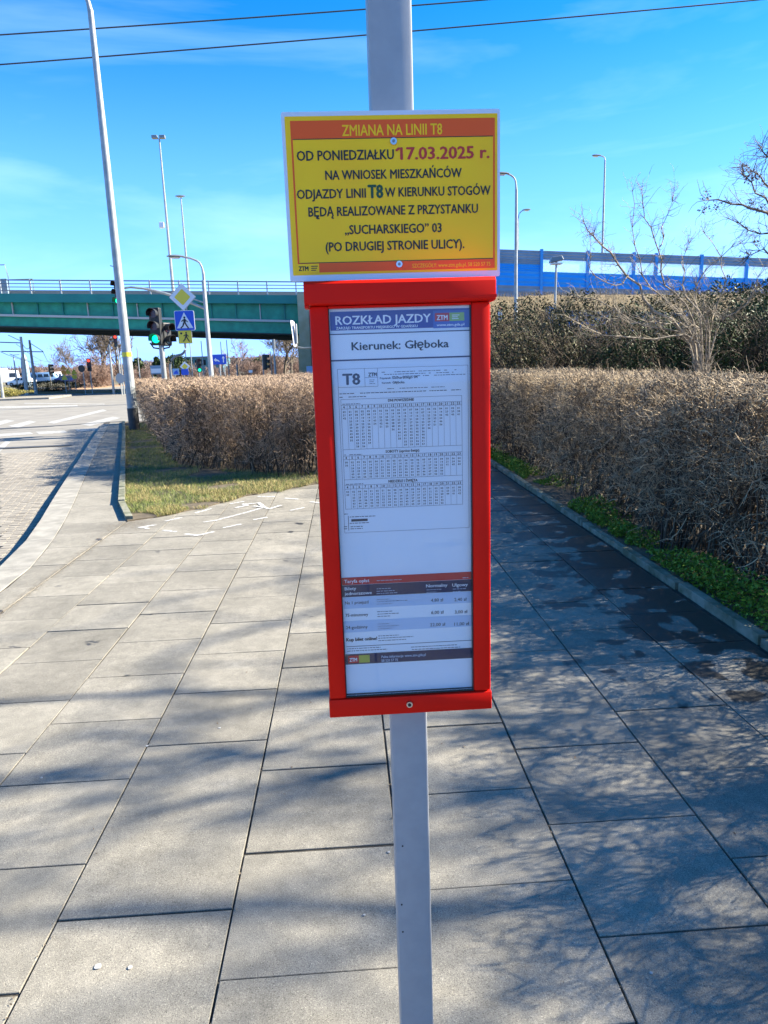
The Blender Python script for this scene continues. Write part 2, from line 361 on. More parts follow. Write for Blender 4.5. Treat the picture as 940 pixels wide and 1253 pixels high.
# text ----------------------------------------------------------------
_fc = bpy.data.curves.new('txt', 'FONT'); _fo = bpy.data.objects.new('txt', _fc); col.objects.link(_fo)
def text_mesh(body, bold=0.0, spacing=1.0):
    _fc.body = body; _fc.size = 1; _fc.offset = bold; _fc.resolution_u = 2; _fc.space_character = spacing; _fc.space_line = 1.0
    dg = bpy.context.evaluated_depsgraph_get(); dg.update(); ev = _fo.evaluated_get(dg)
    me = bpy.data.meshes.new_from_object(ev); return me
def co(me):
    a = np.empty(len(me.vertices)*3, np.float32); me.vertices.foreach_get('co', a); return a.reshape(-1, 3)
CAP = co(text_mesh('H'))[:, 1].max()
def text_px(body, x0, x1, yb, cap, Y, material, parent, name='lettering', bold=.012, eps=.0):
    """lettering on the upright plane Y; x0..x1 and baseline yb are the photo's pixels, cap the capital height in pixels"""
    me = text_mesh(body, 0.0); a = co(me); p0 = at(x0, yb, Y); p1 = at(x1, yb, Y); hc = (at(x0, yb-cap, Y).z-p0.z)
    xmin, xmax = a[:, 0].min(), a[:, 0].max(); sx = (p1.x-p0.x)/(xmax-xmin); sz = hc/CAP
    b = np.empty_like(a); b[:, 0] = p0.x+(a[:, 0]-xmin)*sx-ORG[0].x; b[:, 1] = Y-eps-ORG[0].y; b[:, 2] = p0.z+a[:, 1]*sz-ORG[0].z
    fs = [tuple(p.vertices) for p in me.polygons]; bpy.data.meshes.remove(me); V = []; ext = []
    for i, ch_ in enumerate(body):                       # hooks under the nasal vowels and the flag of the figure 1
        if ch_ in 'ęĘąĄ' or (ch_ == '1' and cap > 10):
            xr = co(m2 := text_mesh(body[:i]+{'ę': 'e', 'Ę': 'E', 'ą': 'a', 'Ą': 'A', '1': 'I'}[ch_], 0.0))[:, 0].max(); bpy.data.meshes.remove(m2)
            ext.append([(xr-.13, .02), (xr-.21, -.08), (xr-.19, -.16), (xr-.11, -.20), (xr-.01, -.18), (xr-.02, -.13), (xr-.10, -.14), (xr-.12, -.08), (xr-.04, .02)] if ch_ != '1' else [(xr-.02, CAP), (xr-.10, CAP), (xr-.25, CAP*.80), (xr-.20, CAP*.70), (xr-.06, CAP*.82)])
    z0_ = p0.z-ORG[0].z
    for P_ in ext:
        n0 = len(b); b = np.concatenate([b, np.array([[p0.x+(px__-xmin)*sx-ORG[0].x, Y-eps-ORG[0].y-.00001, z0_+pz__*sz] for px__, pz__ in P_])]); fs.append(tuple(range(n0, len(b))))
    F = []; e = bold*1.15
    for k, (dx, dz) in enumerate(((0, 0), (-e, 0), (e, 0), (0, -e*.6), (0, e*.6))):   # strokes fattened by close copies, each a hair behind the last
        o_ = len(V); V += [(v[0]+dx*sx, v[1]+k*.00002, v[2]+dz*sz) for v in b.tolist()]; F += [tuple(i+o_ for i in f) for f in fs]
    me = bpy.data.meshes.new(name); me.from_pydata(V, [], F); me.update()
    return link_mesh(name, me, material, parent)
def rect_px(mb, xa, ya, xb, yb, Y, th=.0002, eps=0.0):
    """thin upright print patch between two pixels (top-left, bottom-right), axis aligned in the plane"""
    p = at(xa, ya, Y); q = at(xa, yb, Y); mb.box(p.x, at(xb, (ya+yb)/2, Y).x, Y-eps-th, Y-eps, q.z, p.z); return mb

# ------------------------------------------------------------------ NEAR: post, timetable case, notice board
YP = 1.140
post = thing('sign_post', 'grey painted square steel post carrying the red timetable case and the yellow notice', 'post', (.0905, YP+.03, 0))
MB().box(.0575, .1215, YP, YP+.062, 0.004, 3.1).build('pole', M_PAINTPOLE, post, bevel=.0045, smooth=True)
MB().box(.02, .16, YP-.04, YP+.10, 0.001, .009).build('base_plate', M_GALV, post, bevel=.002)
ms_ = MB()
for z, x in ((.62, .066), (.745, .071), (.56, .0665)): ms_.disc((x, YP-.0004, z), .0016, (0, 1, 0), .0008, 8)
o = ms_.build('paint_chips', M_GASKET, post); o['kind'] = 'stuff'

Y0 = 1.10
case = thing('timetable_case', 'red metal display case with bus timetable and fare table behind glass', 'timetable case', (.09, Y0+.02, 1.03))
XL, XR, ZB, ZT = -.0472, .2268, 1.034, 1.7045
WX0, WX1, WZ0, WZ1 = -.0190, .1985, 1.0655, 1.7008
MB().box(XL+.001, XR-.001, Y0+.016, Y0+.040, ZB+.001, ZT).build('back_tray', M_RED, case, bevel=.0015)
MB().box(XL, WX0, Y0, Y0+.017, WZ0-.0005, ZT).build('frame_stile', M_RED, case, bevel=.0035, smooth=True)
MB().box(WX1, XR+.001, Y0, Y0+.017, WZ0-.0005, ZT).build('frame_stile', M_RED, case, bevel=.0042, smooth=True)
MB().box(XL-.0012, XR+.0022, Y0-.0012, Y0+.0165, ZB-.002, WZ0-.0012).build('bottom_rail', M_RED, case, bevel=.0016, smooth=True)
MB().box(WX0, WX1, Y0+.002, Y0+.0165, WZ1, ZT-.0003).build('top_rail', M_RED, case, bevel=.0008)
# rain cap: folded sheet with a sloping top and small lip at the right end
cp_ = MB(); prof = [(Y0-.012, 1.7095), (Y0-.0115, 1.7060), (Y0+.004, 1.7050), (Y0+.044, 1.7052), (Y0+.044, 1.7455), (Y0-.006, 1.7400), (Y0-.012, 1.7350)]
n = len(prof); xa, xb = -.0535, .2338
cp_.add([(xa, y, z) for y, z in prof]+[(xb, y, z) for y, z in prof], [tuple(range(n)), tuple(range(2*n-1, n-1, -1))]+[(i, n+i, n+(i+1)%n, (i+1)%n) for i in range(n)])
cap = cp_.build('rain_cap', M_RED, case, bevel=.0010, smooth=True)
MB().box(-.0535, -.0478, Y0-.0115, Y0+.02, 1.7015, 1.7056).build('cap_tab', M_RED, case, bevel=.0006)
MB().add([(.165, Y0-.0132, 1.7094), (.2345, Y0-.0135, 1.7092), (.2345, Y0-.0135, 1.7142), (.165, Y0-.0128, 1.7102), (.165, Y0-.0118, 1.7094), (.2345, Y0-.0118, 1.7092), (.2345, Y0-.0118, 1.7142), (.165, Y0-.0118, 1.7102)],
         [(0,1,2,3),(7,6,5,4),(0,4,5,1),(1,5,6,2),(2,6,7,3),(3,7,4,0)]).build('cap_lip', M_RED, case)
lk = MB(); lk.disc((.0875, Y0-.0026, 1.0497), .0052, (0, 1, 0), .004, 24); sc = lk.build('lock', M_SCREW, case, smooth=True)
MB().disc((.0875, Y0-.0049, 1.0497), .0030, (0, 1, 0), .001, 16).build('keyhole', M_GASKET, sc)
YS = Y0+.0135                                   # sheets lie here
g_ = MB()
g_.box(WX0, WX0+.0012, Y0+.003, YS, WZ0, WZ1); g_.box(WX1-.0012, WX1, Y0+.003, YS, WZ0, WZ1); g_.box(WX0+.0012, WX1-.0012, Y0+.003, YS, WZ0, WZ0+.0022)
g_.build('gasket', M_GASKET, case)
MB().box(WX0+.0012, WX1-.0012, YS, YS+.0018, WZ0+.002, WZ1).build('backing_sheet', M_SHEET, case)
E1, E2, E3 = .0004, .0008, .0012
def patch(name, xa, ya, xb, yb, material, parent, eps=E2): return rect_px(MB(), xa, ya, xb, yb, YS, .0002, eps).build(name, material, parent)
def T(body, x0, x1, yb, cap, material, parent, bold=.024, eps=E3): return text_px(body, x0, x1, yb, cap, YS, material, parent, bold=bold, eps=eps)
# header strip
hd = patch('header_strip', 403.5, 381.8, 576.0, 404.8, M_HBLUE, case, E1)
hx = patch('header_end', 530.0, 380.2, 575.6, 401.7, M_HBLUE2, hd, E2)
T('ROZKŁAD JAZDY', 411, 527, 397.6, 10.2, M_WHITE, hd, .022)
T('ZARZĄD TRANSPORTU MIEJSKIEGO W GDAŃSKU', 411.5, 511, 403.3, 3.0, M_WHITE, hd)
patch('logo_patch', 532, 383.2, 549.7, 393.4, M_TRED, hd, E3); patch('logo_patch', 549.9, 382.6, 568, 392.8, M_LGREEN, hd, E3)
text_px('ZTM', 534.5, 547.5, 391.6, 5.6, YS, M_WHITE, hd, bold=.03, eps=.0018)
lg = MB()
for k in range(3): rect_px(lg, 553, 385.2+k*2.2, 553+[9, 7, 8][k], 386.1+k*2.2, YS, .0001, .0018)
lg.build('logo_lines', M_WHITE, hd)
T('www.ztm.gda.pl', 534.4, 568, 399.2, 3.0, M_WHITE, hd)
# direction strip
dsx = patch('direction_strip', 404.2, 409.6, 576.6, 440.6, M_WHITE, case, E1)
patch('rule', 404.2, 408.9, 576.8, 410.1, M_NAVY, dsx, E2); patch('rule', 405.4, 440.6, 576.9, 442.4, M_NAVY, dsx, E2)
T('Kierunek: Głęboka', 430.7, 549, 428.6, 9.6, M_BLACK, dsx, .018)
# timetable sheet
ts = patch('timetable_sheet', 407.5, 450.0, 575.5, 655.5, M_SHEET, case, E1)
def zat(x, y): return at(x, y, YS).z
def xat(x, y): return at(x, y, YS).x
SX0, SX1, SZ0, SZ1 = xat(413, 452), xat(572.5, 446.5), zat(417.4, 652.3), zat(413, 452)
LW = .00042
def line_h(mb, x0, x1, z, lw=LW): mb.box(x0, x1, YS-E2-.0001, YS-E2, z-lw/2, z+lw/2)
def line_v(mb, x, z0, z1, lw=LW): mb.box(x-lw/2, x+lw/2, YS-E2-.0003, YS-E2-.0002, z0, z1)
ln = MB(); line_h(ln, SX0, SX1, SZ0); line_h(ln, SX0, SX1, SZ1); line_v(ln, SX0, SZ0, SZ1); line_v(ln, SX1, SZ0, SZ1)
bx1 = xat(446.9, 474); bz = zat(411.3, 474.4); line_h(ln, SX0, bx1, bz); line_v(ln, bx1, bz, SZ1)
bx2 = xat(462.5, 470); line_h(ln, bx1, bx2, bz); line_v(ln, bx2, bz, SZ1); line_h(ln, bx1, bx2, (bz+SZ1)/2)
T('T8', 420, 440.5, 471, 13.2, M_GREY, ts, .03)
T('ZTM', 451, 461, 460.6, 4.4, M_BLACK, ts, .04)
T('Sucharskiego 04', 480, 511, 463.6, 3.0, M_BLACK, ts, .02); T('Głęboka', 480.5, 495, 469.4, 3.0, M_BLACK, ts, .02)
T('Przystanek:', 465, 478.5, 463.9, 2.2, M_GREY, ts); T('Kierunek:', 467.5, 478.5, 469.6, 2.2, M_GREY, ts)
rw = random.Random(5)
def words(mb, x0, x1, z, h, dens=.9):            # a line of print too small to read: a row of word-long strokes
    x = x0
    while x < x1:
        wd = rw.uniform(.002, .007)
        e = min(x+wd, x1)
        if rw.random() < dens: mb.box(x, e, YS-E2-.0002, YS-E2-.0001, z-h/2, z+h/2)
        x = e+.0011
wd_ = MB()
for k, (xx0, xx1) in enumerate(((467, 560), (470, 566), (481, 574))): words(wd_, xat(xx0, 455), xat(xx1, 455)-.002, zat(467, 455.5+k*2.9), .0009)
words(wd_, xat(474, 474), xat(482, 474), zat(474, 475.6), .0009); words(wd_, xat(489, 474), xat(544, 474), zat(474, 475.6), .0009)
words(wd_, xat(415.5, 481), xat(564, 481), zat(415.5, 482.0), .0011); words(wd_, xat(415.5, 485), xat(448, 485), zat(415.5, 486.2), .0011)
for k in range(3): words(wd_, xat(452, 466), xat(459, 466), zat(452, 465+k*2.2), .0007)
def table(x0, x1, ztop, title, tx0, tx1, ty, z_h0, z_h1, zbot, counts, rowh, seed, first=None):
    line_h(ln, x0, x1, ztop); line_h(ln, x0, x1, zbot); line_v(ln, x0, zbot, ztop); line_v(ln, x1, zbot, ztop)
    line_h(ln, x0, x1, z_h0); line_h(ln, x0, x1, z_h1)
    words(wd_, x0+.002, x0+.030, (z_h0+.0019), .0009)
    cw = (x1-x0)/20; r = random.Random(seed)
    for k in range(1, 20): line_v(ln, x0+cw*k, zbot, z_h0, .0003)
    T(title, tx0, tx1, ty, 3.1, M_BLACK, ts, .03)
    hrs = []; rows = [[] for _ in range(max(counts))]
    for k, c in enumerate(counts):
        st = r.randint(0, 5)
        for j in range(c): rows[j].append((k, '%02d' % min(59, st+int(j*60/c)+r.randint(0, 2))))
    def digits(items, z, h, bold):
        for k, s in items: place_digits(s, x0+cw*(k+.5), z, h*1.18, cw*.62, bold)
    digits([(k, str(4+k)) for k in range(20)], (z_h0+z_h1)/2, .0030, True)
    for j, it in enumerate(rows): digits(it, z_h1-.0022-(j+.5)*rowh, .0023, False)
GL = {}
def glyph(ch):
    if ch not in GL:
        me = text_mesh(ch, .03); a = co(me).copy(); fs = [tuple(p.vertices) for p in me.polygons]; GL[ch] = (a, fs); bpy.data.meshes.remove(me)
    return GL[ch]
dg_ = MB()
def place_digits(s, cx, cz, h, wmax, bold):
    sc_ = h/CAP; adv = .636*sc_*.95; x = cx-adv*len(s)/2
    for ch in s:
        a, fs = glyph(ch); dg_.add([(x+v[0]*sc_*.95, YS-E2-.0004, cz-h/2+v[1]*sc_) for v in a], fs); x += adv
tX0, tX1 = xat(418.5, 520), xat(565.2, 515)
c1 = [3, 10, 12, 12, 11, 5, 6, 6, 7, 10, 12, 12, 12, 12, 7, 6, 6, 3, 3, 3]
z1b = zat(420, 550.3); zt = zat(417, 489.0); h0 = zat(418, 496.2); h1 = zat(418, 500.6)
table(tX0, tX1, zt, 'DNI POWSZEDNIE', 475, 506.5, 490.2+1.2, h0, h1, z1b, c1, (h1-z1b-.004)/12, 1)
c2 = [2]+[6]*16+[3, 3, 3]
z2b = zat(421, 587.2); h0 = zat(420, 558.2); h1 = zat(420, 562.6)
table(tX0, tX1, z1b, 'SOBOTY (oprócz świąt)', 472, 513, 553.9, h0, h1, z2b, c2, (h1-z2b-.0035)/6, 2)
z3b = zat(422.8, 623); h0 = zat(421, 594.2); h1 = zat(421, 598.6)
table(tX0, tX1, z2b, 'NIEDZIELE I ŚWIĘTA', 475.5, 511, 590.4, h0, h1, z3b, c2, (h1-z3b-.0035)/6, 3)
for yy, xx0, xx1 in ((629, 421, 426), (632.5, 428, 460), (640.3, 428, 452), (644.5, 429, 444), (647, 429, 444), (644.5, 421, 425), (647, 421, 425)):
    words(wd_, xat(xx0, yy), xat(xx1, yy), zat(xx0, yy), .0011, 1)
line_v(ln, xat(426.6, 640), zat(426.6, 649), zat(426.6, 631), .0008)
rect_px(wd_, 430, 635.3, 450, 638.2, YS, .0002, E2)
for nm, b_, mt in (('table_rules', ln, M_NAVY), ('small_print', wd_, M_GREY), ('departure_times', dg_, M_BLACK)):
    q = b_.build(nm, mt, ts); q['kind'] = 'stuff'
# fare sheet
fs_ = patch('fare_sheet', 418.3, 707.0, 578.3, 814.5, M_WHITE, case, E1)
patch('red_band', 418.2, 706.9, 577.4, 716.0, M_TRED, fs_); patch('navy_band', 418.6, 716.3, 577.6, 730.8, M_NAVY, fs_)
patch('tinted_row', 420, 731.2, 577.8, 745.0, M_TINT, fs_); patch('tinted_row', 421, 760.0, 578.0, 774.0, M_TINT, fs_)
patch('navy_band', 422.6, 800.6, 580.0, 813.2, M_NAVY, fs_)
for s_, a_, b_, c_, h_, m_ in (('Taryfa opłat', 421.5, 452, 713.4, 4.0, M_WHITE), ('Bilety', 422, 436, 722.2, 3.7, M_WHITE), ('jednorazowe', 422, 455, 728.2, 3.7, M_WHITE),
    ('Normalny', 521.5, 547.5, 718.6, 3.7, M_WHITE), ('Ulgowy', 553.5, 572.4, 717.6, 3.7, M_WHITE),
    ('Na 1 przejazd', 422.5, 451, 739.4, 3.6, M_BLACK), ('4,80 zł', 527.4, 542.5, 736.2, 3.8, M_BLACK), ('2,40 zł', 556, 571, 735.4, 3.8, M_BLACK),
    ('75-minutowy', 423, 450.6, 754.6, 3.6, M_BLACK), ('6,00 zł', 527.8, 543, 751.2, 3.8, M_BLACK), ('3,00 zł', 556.5, 572, 750.6, 3.8, M_BLACK),
    ('24-godzinny', 423.6, 450, 769.6, 3.6, M_BLACK), ('22,00 zł', 526.4, 545, 766.2, 3.8, M_BLACK), ('11,00 zł', 556, 574, 765.4, 3.8, M_BLACK),
    ('Kup bilet online!', 424.2, 461.5, 784.6, 3.9, M_BLACK),
    ('Pełna informacja: www.ztm.gda.pl', 467, 521, 805.0, 3.0, M_TINT), ('58 520 57 75', 467, 487, 809.6, 3.0, M_TINT)):
    T(s_, a_, b_, c_, h_, m_, fs_, .012 if s_ != 'Kup bilet online!' else .035)
rect_px(q := MB(), 426, 802.2, 439, 811.2, YS, .0002, E3).build('logo_patch', M_TRED, fs_)
rect_px(MB(), 439.2, 801.6, 452.5, 810.6, YS, .0002, E3).build('logo_patch', M_LYEL, fs_)
text_px('ZTM', 428, 437, 809.2, 4.2, YS, M_WHITE, fs_, bold=.03, eps=.0018)
wd_ = MB(); YS_e = 0
for (yy, xx0, xx1) in ((733.5, 461, 477), (736, 461, 499), (739, 461, 480), (748.4, 461.5, 480), (751.3, 462, 488), (754.2, 462, 478), (763.4, 462, 476), (766.3, 462, 488), (769.2, 462, 482),
    (778, 463, 488), (780.8, 463, 506), (783.8, 463, 497), (793.8, 425, 466), (796.6, 425, 474), (791.6, 503, 559), (794.6, 504, 563)):
    words(wd_, xat(xx0, yy), xat(xx1, yy), zat(xx0, yy), .0010, 1)
rect_px(wd_, 424, 790.9, 579, 791.5, YS, .0002, E2)
q = wd_.build('small_print', M_GREY, fs_); q['kind'] = 'stuff'
wd_ = MB()
for (yy, xx0, xx1) in ((720.2, 461, 478), (723.2, 461, 483), (726.0, 461, 487), (721.5, 522, 540), (724.5, 522, 534), (720.5, 554, 570), (723.6, 554, 564), (710.2, 461, 492), (706.8, 566, 573)):
    words(wd_, xat(xx0, yy), xat(xx1, yy), zat(xx0, yy)+.0, .0008, 1)
for v in range(len(wd_.v)): wd_.v[v] = (wd_.v[v][0], wd_.v[v][1]-.0006, wd_.v[v][2])
q = wd_.build('light_small_print', M_TINT, fs_); q['kind'] = 'stuff'
MB().box(WX0+.0013, WX1-.0013, Y0+.0055, Y0+.0080, WZ0+.0023, WZ1-.0004).build('glass', M_GLASS, case)

# yellow notice
YN = 1.128
nb = thing('notice_board', 'yellow laminated notice with red bands and black lettering about line T8, above the red case', 'notice', (.0877, YN, 1.74))
a = at(345, 138, YN); b = at(612, 335, YN); c = at(355, 344, YN); d = at(612, 132, YN)
def cut(x0, x1, z0, z1, r):
    P = []
    for cx, cz, s in ((x0+r, z0+r, 180), (x1-r, z0+r, 270), (x1-r, z1-r, 0), (x0+r, z1-r, 90)):
        for k in range(4): t = R_(s+30*k); P.append((cx+r*math.cos(t), cz+r*math.sin(t)))
    return P
BX0, BX1, BZ0, BZ1 = c.x+.0004, d.x, (b.z+c.z)/2, (a.z+d.z)/2
BZ0 = 1.7438
MB().plate(cut(BX0, BX1, BZ0, BZ1, .003), YN, YN+.0030).build('laminate', M_LAM, nb)
y0_ = at(350, 142, YN); y1_ = at(608.5, 329.5, YN)
YX0, YX1, YZ0, YZ1 = -.0698, y1_.x, at(358, 337.3, YN).z, y0_.z-.0008
MB().plate(cut(YX0, YX1, YZ0, YZ1, .001), YN-.0004, YN-.0001).build('yellow_sheet', M_YEL, nb)
RX0, RX1 = at(355.5, 160, YN).x, at(605.5, 155, YN).x
rz1, rz2 = at(355, 148.2, YN).z, at(356, 170.3, YN).z
fz1, fz2 = at(362, 323.0, YN).z, at(362, 334.3, YN).z
MB().box(RX0, RX1, YN-.0008, YN-.0005, rz2, rz1).build('red_band', M_REDSIGN, nb)
MB().box(RX0, RX1, YN-.0008, YN-.0005, fz2, fz1).build('red_band', M_REDSIGN, nb)
MB().box(RX0, RX0+.0026, YN-.0008, YN-.0005, fz1, rz2).build('red_border', M_REDSIGN, nb)
MB().box(RX1-.0026, RX1, YN-.0008, YN-.0005, fz1, rz2).build('red_border', M_REDSIGN, nb)
MB().box(RX0+.0026, RX1-.0026, YN-.0009, YN-.0006, rz2-.0012, rz2-.0002).build('black_rule', M_BLACK, nb)
MB().box(RX0+.0026, RX1-.0026, YN-.0009, YN-.0006, fz1+.0002, fz1+.0012).build('black_rule', M_BLACK, nb)
def TN(body, x0, x1, yb, cap, material, bold=.022): return text_px(body, x0, x1, yb, cap, YN, material, nb, bold=bold, eps=.0011)
TN('ZMIANA NA LINII T8', 419, 541, 166.6, 13.2, M_YEL, .016)
TN('OD PONIEDZIAŁKU', 363.8, 482, 197.0, 11.8, M_BLACK); TN('17.03.2025 r.', 490.5, 598.5, 195.4, 14.6, M_DRED, .025)
TN('NA WNIOSEK MIESZKAŃCÓW', 398.6, 564.8, 220.2, 11.0, M_BLACK)
TN('ODJAZDY LINII', 364, 447.8, 243.6, 11.0, M_BLACK); TN('T8', 451, 468.5, 242.4, 15.5, M_DGREEN, .04); TN('W KIERUNKU STOGÓW', 471.6, 600, 241.0, 11.0, M_BLACK)
TN('BĘDĄ REALIZOWANE Z PRZYSTANKU', 378, 584.6, 265.2, 11.0, M_BLACK)
TN('„SUCHARSKIEGO” 03', 422.6, 540.3, 286.8, 10.8, M_BLACK)
TN('(PO DRUGIEJ STRONIE ULICY).', 399, 568, 307.8, 10.8, M_BLACK)
TN('SZCZEGÓŁY: www.ztm.gda.pl, 58 520 57 75', 504.6, 600, 327.6, 4.6, M_YEL, .01)
p = at(364, 323.2, YN); q = at(391, 334.0, YN)
MB().box(p.x, q.x, YN-.0011, YN-.0009, q.z+.0002, p.z-.0002).build('logo_patch', M_LYEL, nb).data.materials[0] = M_YEL
text_px('ZTM', 366, 377.5, 331.6, 5.2, YN, M_BLACK, nb, bold=.05, eps=.0013)
lg = MB()
for k in range(3): rect_px(lg, 381, 325.5+k*2.5, 389-k, 326.5+k*2.5, YN, .0001, .0014)
lg.build('logo_lines', M_BLACK, nb)
for (x, y) in ((481.5, 173.5), (488.5, 323.5)):
    p = at(x, y, YN); s_ = MB().disc((p.x, YN-.0025, p.z), .0048, (0, 1, 0), .003, 18).build('bolt', M_SCREW, nb, smooth=True)
    MB().disc((p.x, YN-.0045, p.z), .0024, (0, 1, 0), .0015, 6).build('bolt_head', M_LAMPH, s_)
    MB().tube([(p.x, YN+.003, p.z), (p.x, YP, p.z)], .003, 8).build('bolt_shank', M_SCREW, s_)
col.objects.unlink(_fo)
# ------------------------------------------------------------------ GROUND, ROAD, PAVEMENT
ORG[0] = Vector((0, 0, 0))
ZR = -0.12                                              # road level; pavement is at 0
struct('ground', MB().add([(-700, -60, -.17), (700, -60, -.17), (700, 1200, -.17), (-700, 1200, -.17)], [(0, 1, 2, 3)]), M_GROUND)
road = struct('road', MB().add([(-160, -40, ZR), (70, -40, ZR), (70, 100, ZR), (-160, 100, ZR)], [(0, 1, 2, 3)]), M_ASPH)
def interp(poly, y):
    for (x0, y0), (x1, y1) in zip(poly, poly[1:]):
        if y0 <= y <= y1: return x0+(x1-x0)*(y-y0)/(y1-y0)
    return poly[0][0] if y < poly[0][1] else poly[-1][0]
def smooth_poly(p, it=2):
    for _ in range(it):
        q = [p[0]]
        for a, b in zip(p, p[1:]): q += [(a[0]*.75+b[0]*.25, a[1]*.75+b[1]*.25), (a[0]*.25+b[0]*.75, a[1]*.25+b[1]*.75)]
        p = q+[p[-1]]
    return p
KO = smooth_poly([(-2.93, -4), (-2.93, 4.6), (-2.99, 5.8), (-3.27, 7.2), (-3.76, 8.84), (-4.88, 12.79), (-6.63, 18.95), (-8.1, 24.2)])
KJ = smooth_poly([(-2.66, -4), (-2.66, 4.8), (-2.71, 5.79), (-2.95, 6.97), (-3.43, 8.76), (-4.17, 11.29), (-6.37, 18.85), (-7.85, 24.1)])
GK = [(-2.46, -4), (-2.46, 7.75), (-2.62, 7.92), (-3.42, 10.63), (-6.02, 19.38), (-7.45, 24.1)]
GKI = [(x+.09, y) for x, y in GK]
# sand bed under the slabs, down to the road so nothing floats
bed = MB()
yy = np.arange(-4, 24.01, .5)
bl = [(interp(KO, y)+.03, y) for y in yy]
bed.prism([(2.34, -4), (2.34, 24.1)]+bl[::-1], -.165, -.007)
pav = struct('pavement', bed, M_SAND)
# slabs
def unit_slab(bev=.004, th=.05):
    bm = bmesh.new(); bmesh.ops.create_cube(bm, size=1)
    for v in bm.verts: v.co.z = v.co.z*th-th/2
    me = bpy.data.meshes.new('slab'); bm.to_mesh(me); bm.free(); return me
def quad_slab(name, pts, zt, th, material, parent, g=.004):
    """one slab from four ground corners (ccw), shrunk by the joint"""
    c = Vector((sum(p[0] for p in pts)/4, sum(p[1] for p in pts)/4, 0)); lo = []; hi = []
    for k, p in enumerate(pts):
        a = Vector((*pts[k-1], 0)); b = Vector((*pts[(k+1) % 4], 0)); P = Vector((*p, 0))
        e1 = (a-P).normalized(); e2 = (b-P).normalized(); q = P+(e1+e2)*g; q2 = P+(e1+e2)*(g+.0015)
        lo.append((q.x-c.x, q.y-c.y)); hi.append((q2.x-c.x, q2.y-c.y))
    mb = MB(); V = [(x, y, -th) for x, y in lo]+[(x, y, -.0015) for x, y in lo]+[(x, y, 0) for x, y in hi]
    F = [(8, 9, 10, 11)]+[(k, (k+1) % 4, 4+(k+1) % 4, 4+k) for k in range(4)]+[(4+k, 4+(k+1) % 4, 8+(k+1) % 4, 8+k) for k in range(4)]
    mb.add(V, F); o = link_mesh(name, mb.mesh(name, (0, 0, 0)), material, parent); o.location = (c.x, c.y, zt); return o
colx = [-2.455, -1.975, -1.458, -.937, -.409, .112, .656, 1.192, 1.73, 2.235]
coly = [3.13, 2.88, 3.129, 2.878, 3.126, 2.401, 2.671, 2.944, 2.66]
def front_limit(x):                                     # where the grass starts on the left of the path
    P = [(-2.6, 7.66), (-2.1, 7.90), (-1.72, 8.3), (-1.33, 8.94), (-.43, 9.66), (.35, 10.0), (.75, 10.6)]
    if x > .8: return 23.5
    for (x0, y0), (x1, y1) in zip(P, P[1:]):
        if x0 <= x <= x1: return y0+(y1-y0)*(x-x0)/(x1-x0)
    return 7.66 if x < -2.6 else 10.6
rs = random.Random(3)
far_slabs = MB(); n_slab = 0
for k in range(9):
    x0, x1 = colx[k], colx[k+1]; y = coly[k]-.5*14
    xm = (x0+x1)/2
    while y < 23.4:
        lim = max(front_limit(x0), front_limit(x1))+.05
        if y > lim: break
        y1 = min(y+.5, lim+.1)
        if y1 < -3.6: y += .5; continue
        jit = rs.uniform(-.004, .004)
        gx = .006+rs.uniform(0, .002)
        pts = [(x0, y+jit), (x1, y+jit), (x1, y1+jit), (x0, y1+jit)]
        if .9 < y < 12.2:
            o = quad_slab('slab', pts, rs.uniform(-.0015, .0015), .05, M_SLAB, pav, rs.uniform(.0026, .0048)); o.rotation_euler = (rs.uniform(-.003, .003), rs.uniform(-.003, .003), rs.uniform(-.0015, .0015)); n_slab += 1
        else: far_slabs.box(x0+.006, x1-.006, y+.006, y1-.006, -.04, 0)
        y += .5
# strip of slabs between kerb stones and grass kerb
ys = [-3.9+.62*i for i in range(21)]
ys = [y for y in ys if y < 7.5]+[7.75+1.0*i for i in range(17)]
for y0, y1 in zip(ys, ys[1:]):
    sk = .10 if 4 < y0 < 8 else 0
    P = [(interp(KJ, y0), y0), (interp(GK, y0), y0+sk*0), (interp(GK, y1), y1), (interp(KJ, y1), y1)]
    if abs(P[1][0]-P[0][0]) < .05: continue
    if y1 > 2: quad_slab('slab', P, rs.uniform(-.002, .002), .05, M_SLAB, pav, .0035)
    else: far_slabs.prism([(p[0], p[1]) for p in P], -.04, -.001)
o = far_slabs.build('slab_field', M_SLAB, pav); o['kind'] = 'stuff'
# kerb stones along the road
kerb = struct('kerb', MB().prism([(interp(KO, y)+.012, y) for y in (-4, 0, 4)]+[(interp(KJ, y)-.01, y) for y in (4, 0, -4)][::1], -.17, -.16), M_KERB)
L = [-4]
while L[-1] < 23: L.append(L[-1]+(1.0 if L[-1] < 8 else 1.0))
for y0, y1 in zip(L, L[1:]):
    P = [(interp(KO, y0), y0), (interp(KJ, y0), y0), (interp(KJ, y1), y1), (interp(KO, y1), y1)]
    quad_slab('kerb_stone', P, rs.uniform(.0, .004), .16, M_KERB, kerb, .002)
# kerb round the grass verge
vk = struct('verge_kerb', MB().box(-2.45, -2.38, 7.9, 8.0, -.16, -.15), M_MOSSKERB)
Lg = [7.78+.98*i for i in range(17)]
for y0, y1 in zip(Lg, Lg[1:]):
    P = [(interp(GK, y0), y0), (interp(GK, y0)+.085, y0), (interp(GK, y1)+.085, y1), (interp(GK, y1), y1)]
    quad_slab('kerb_stone', P, .07+rs.uniform(-.004, .004) if y0 > 8 else .05, .2, M_MOSSKERB, vk, .002)
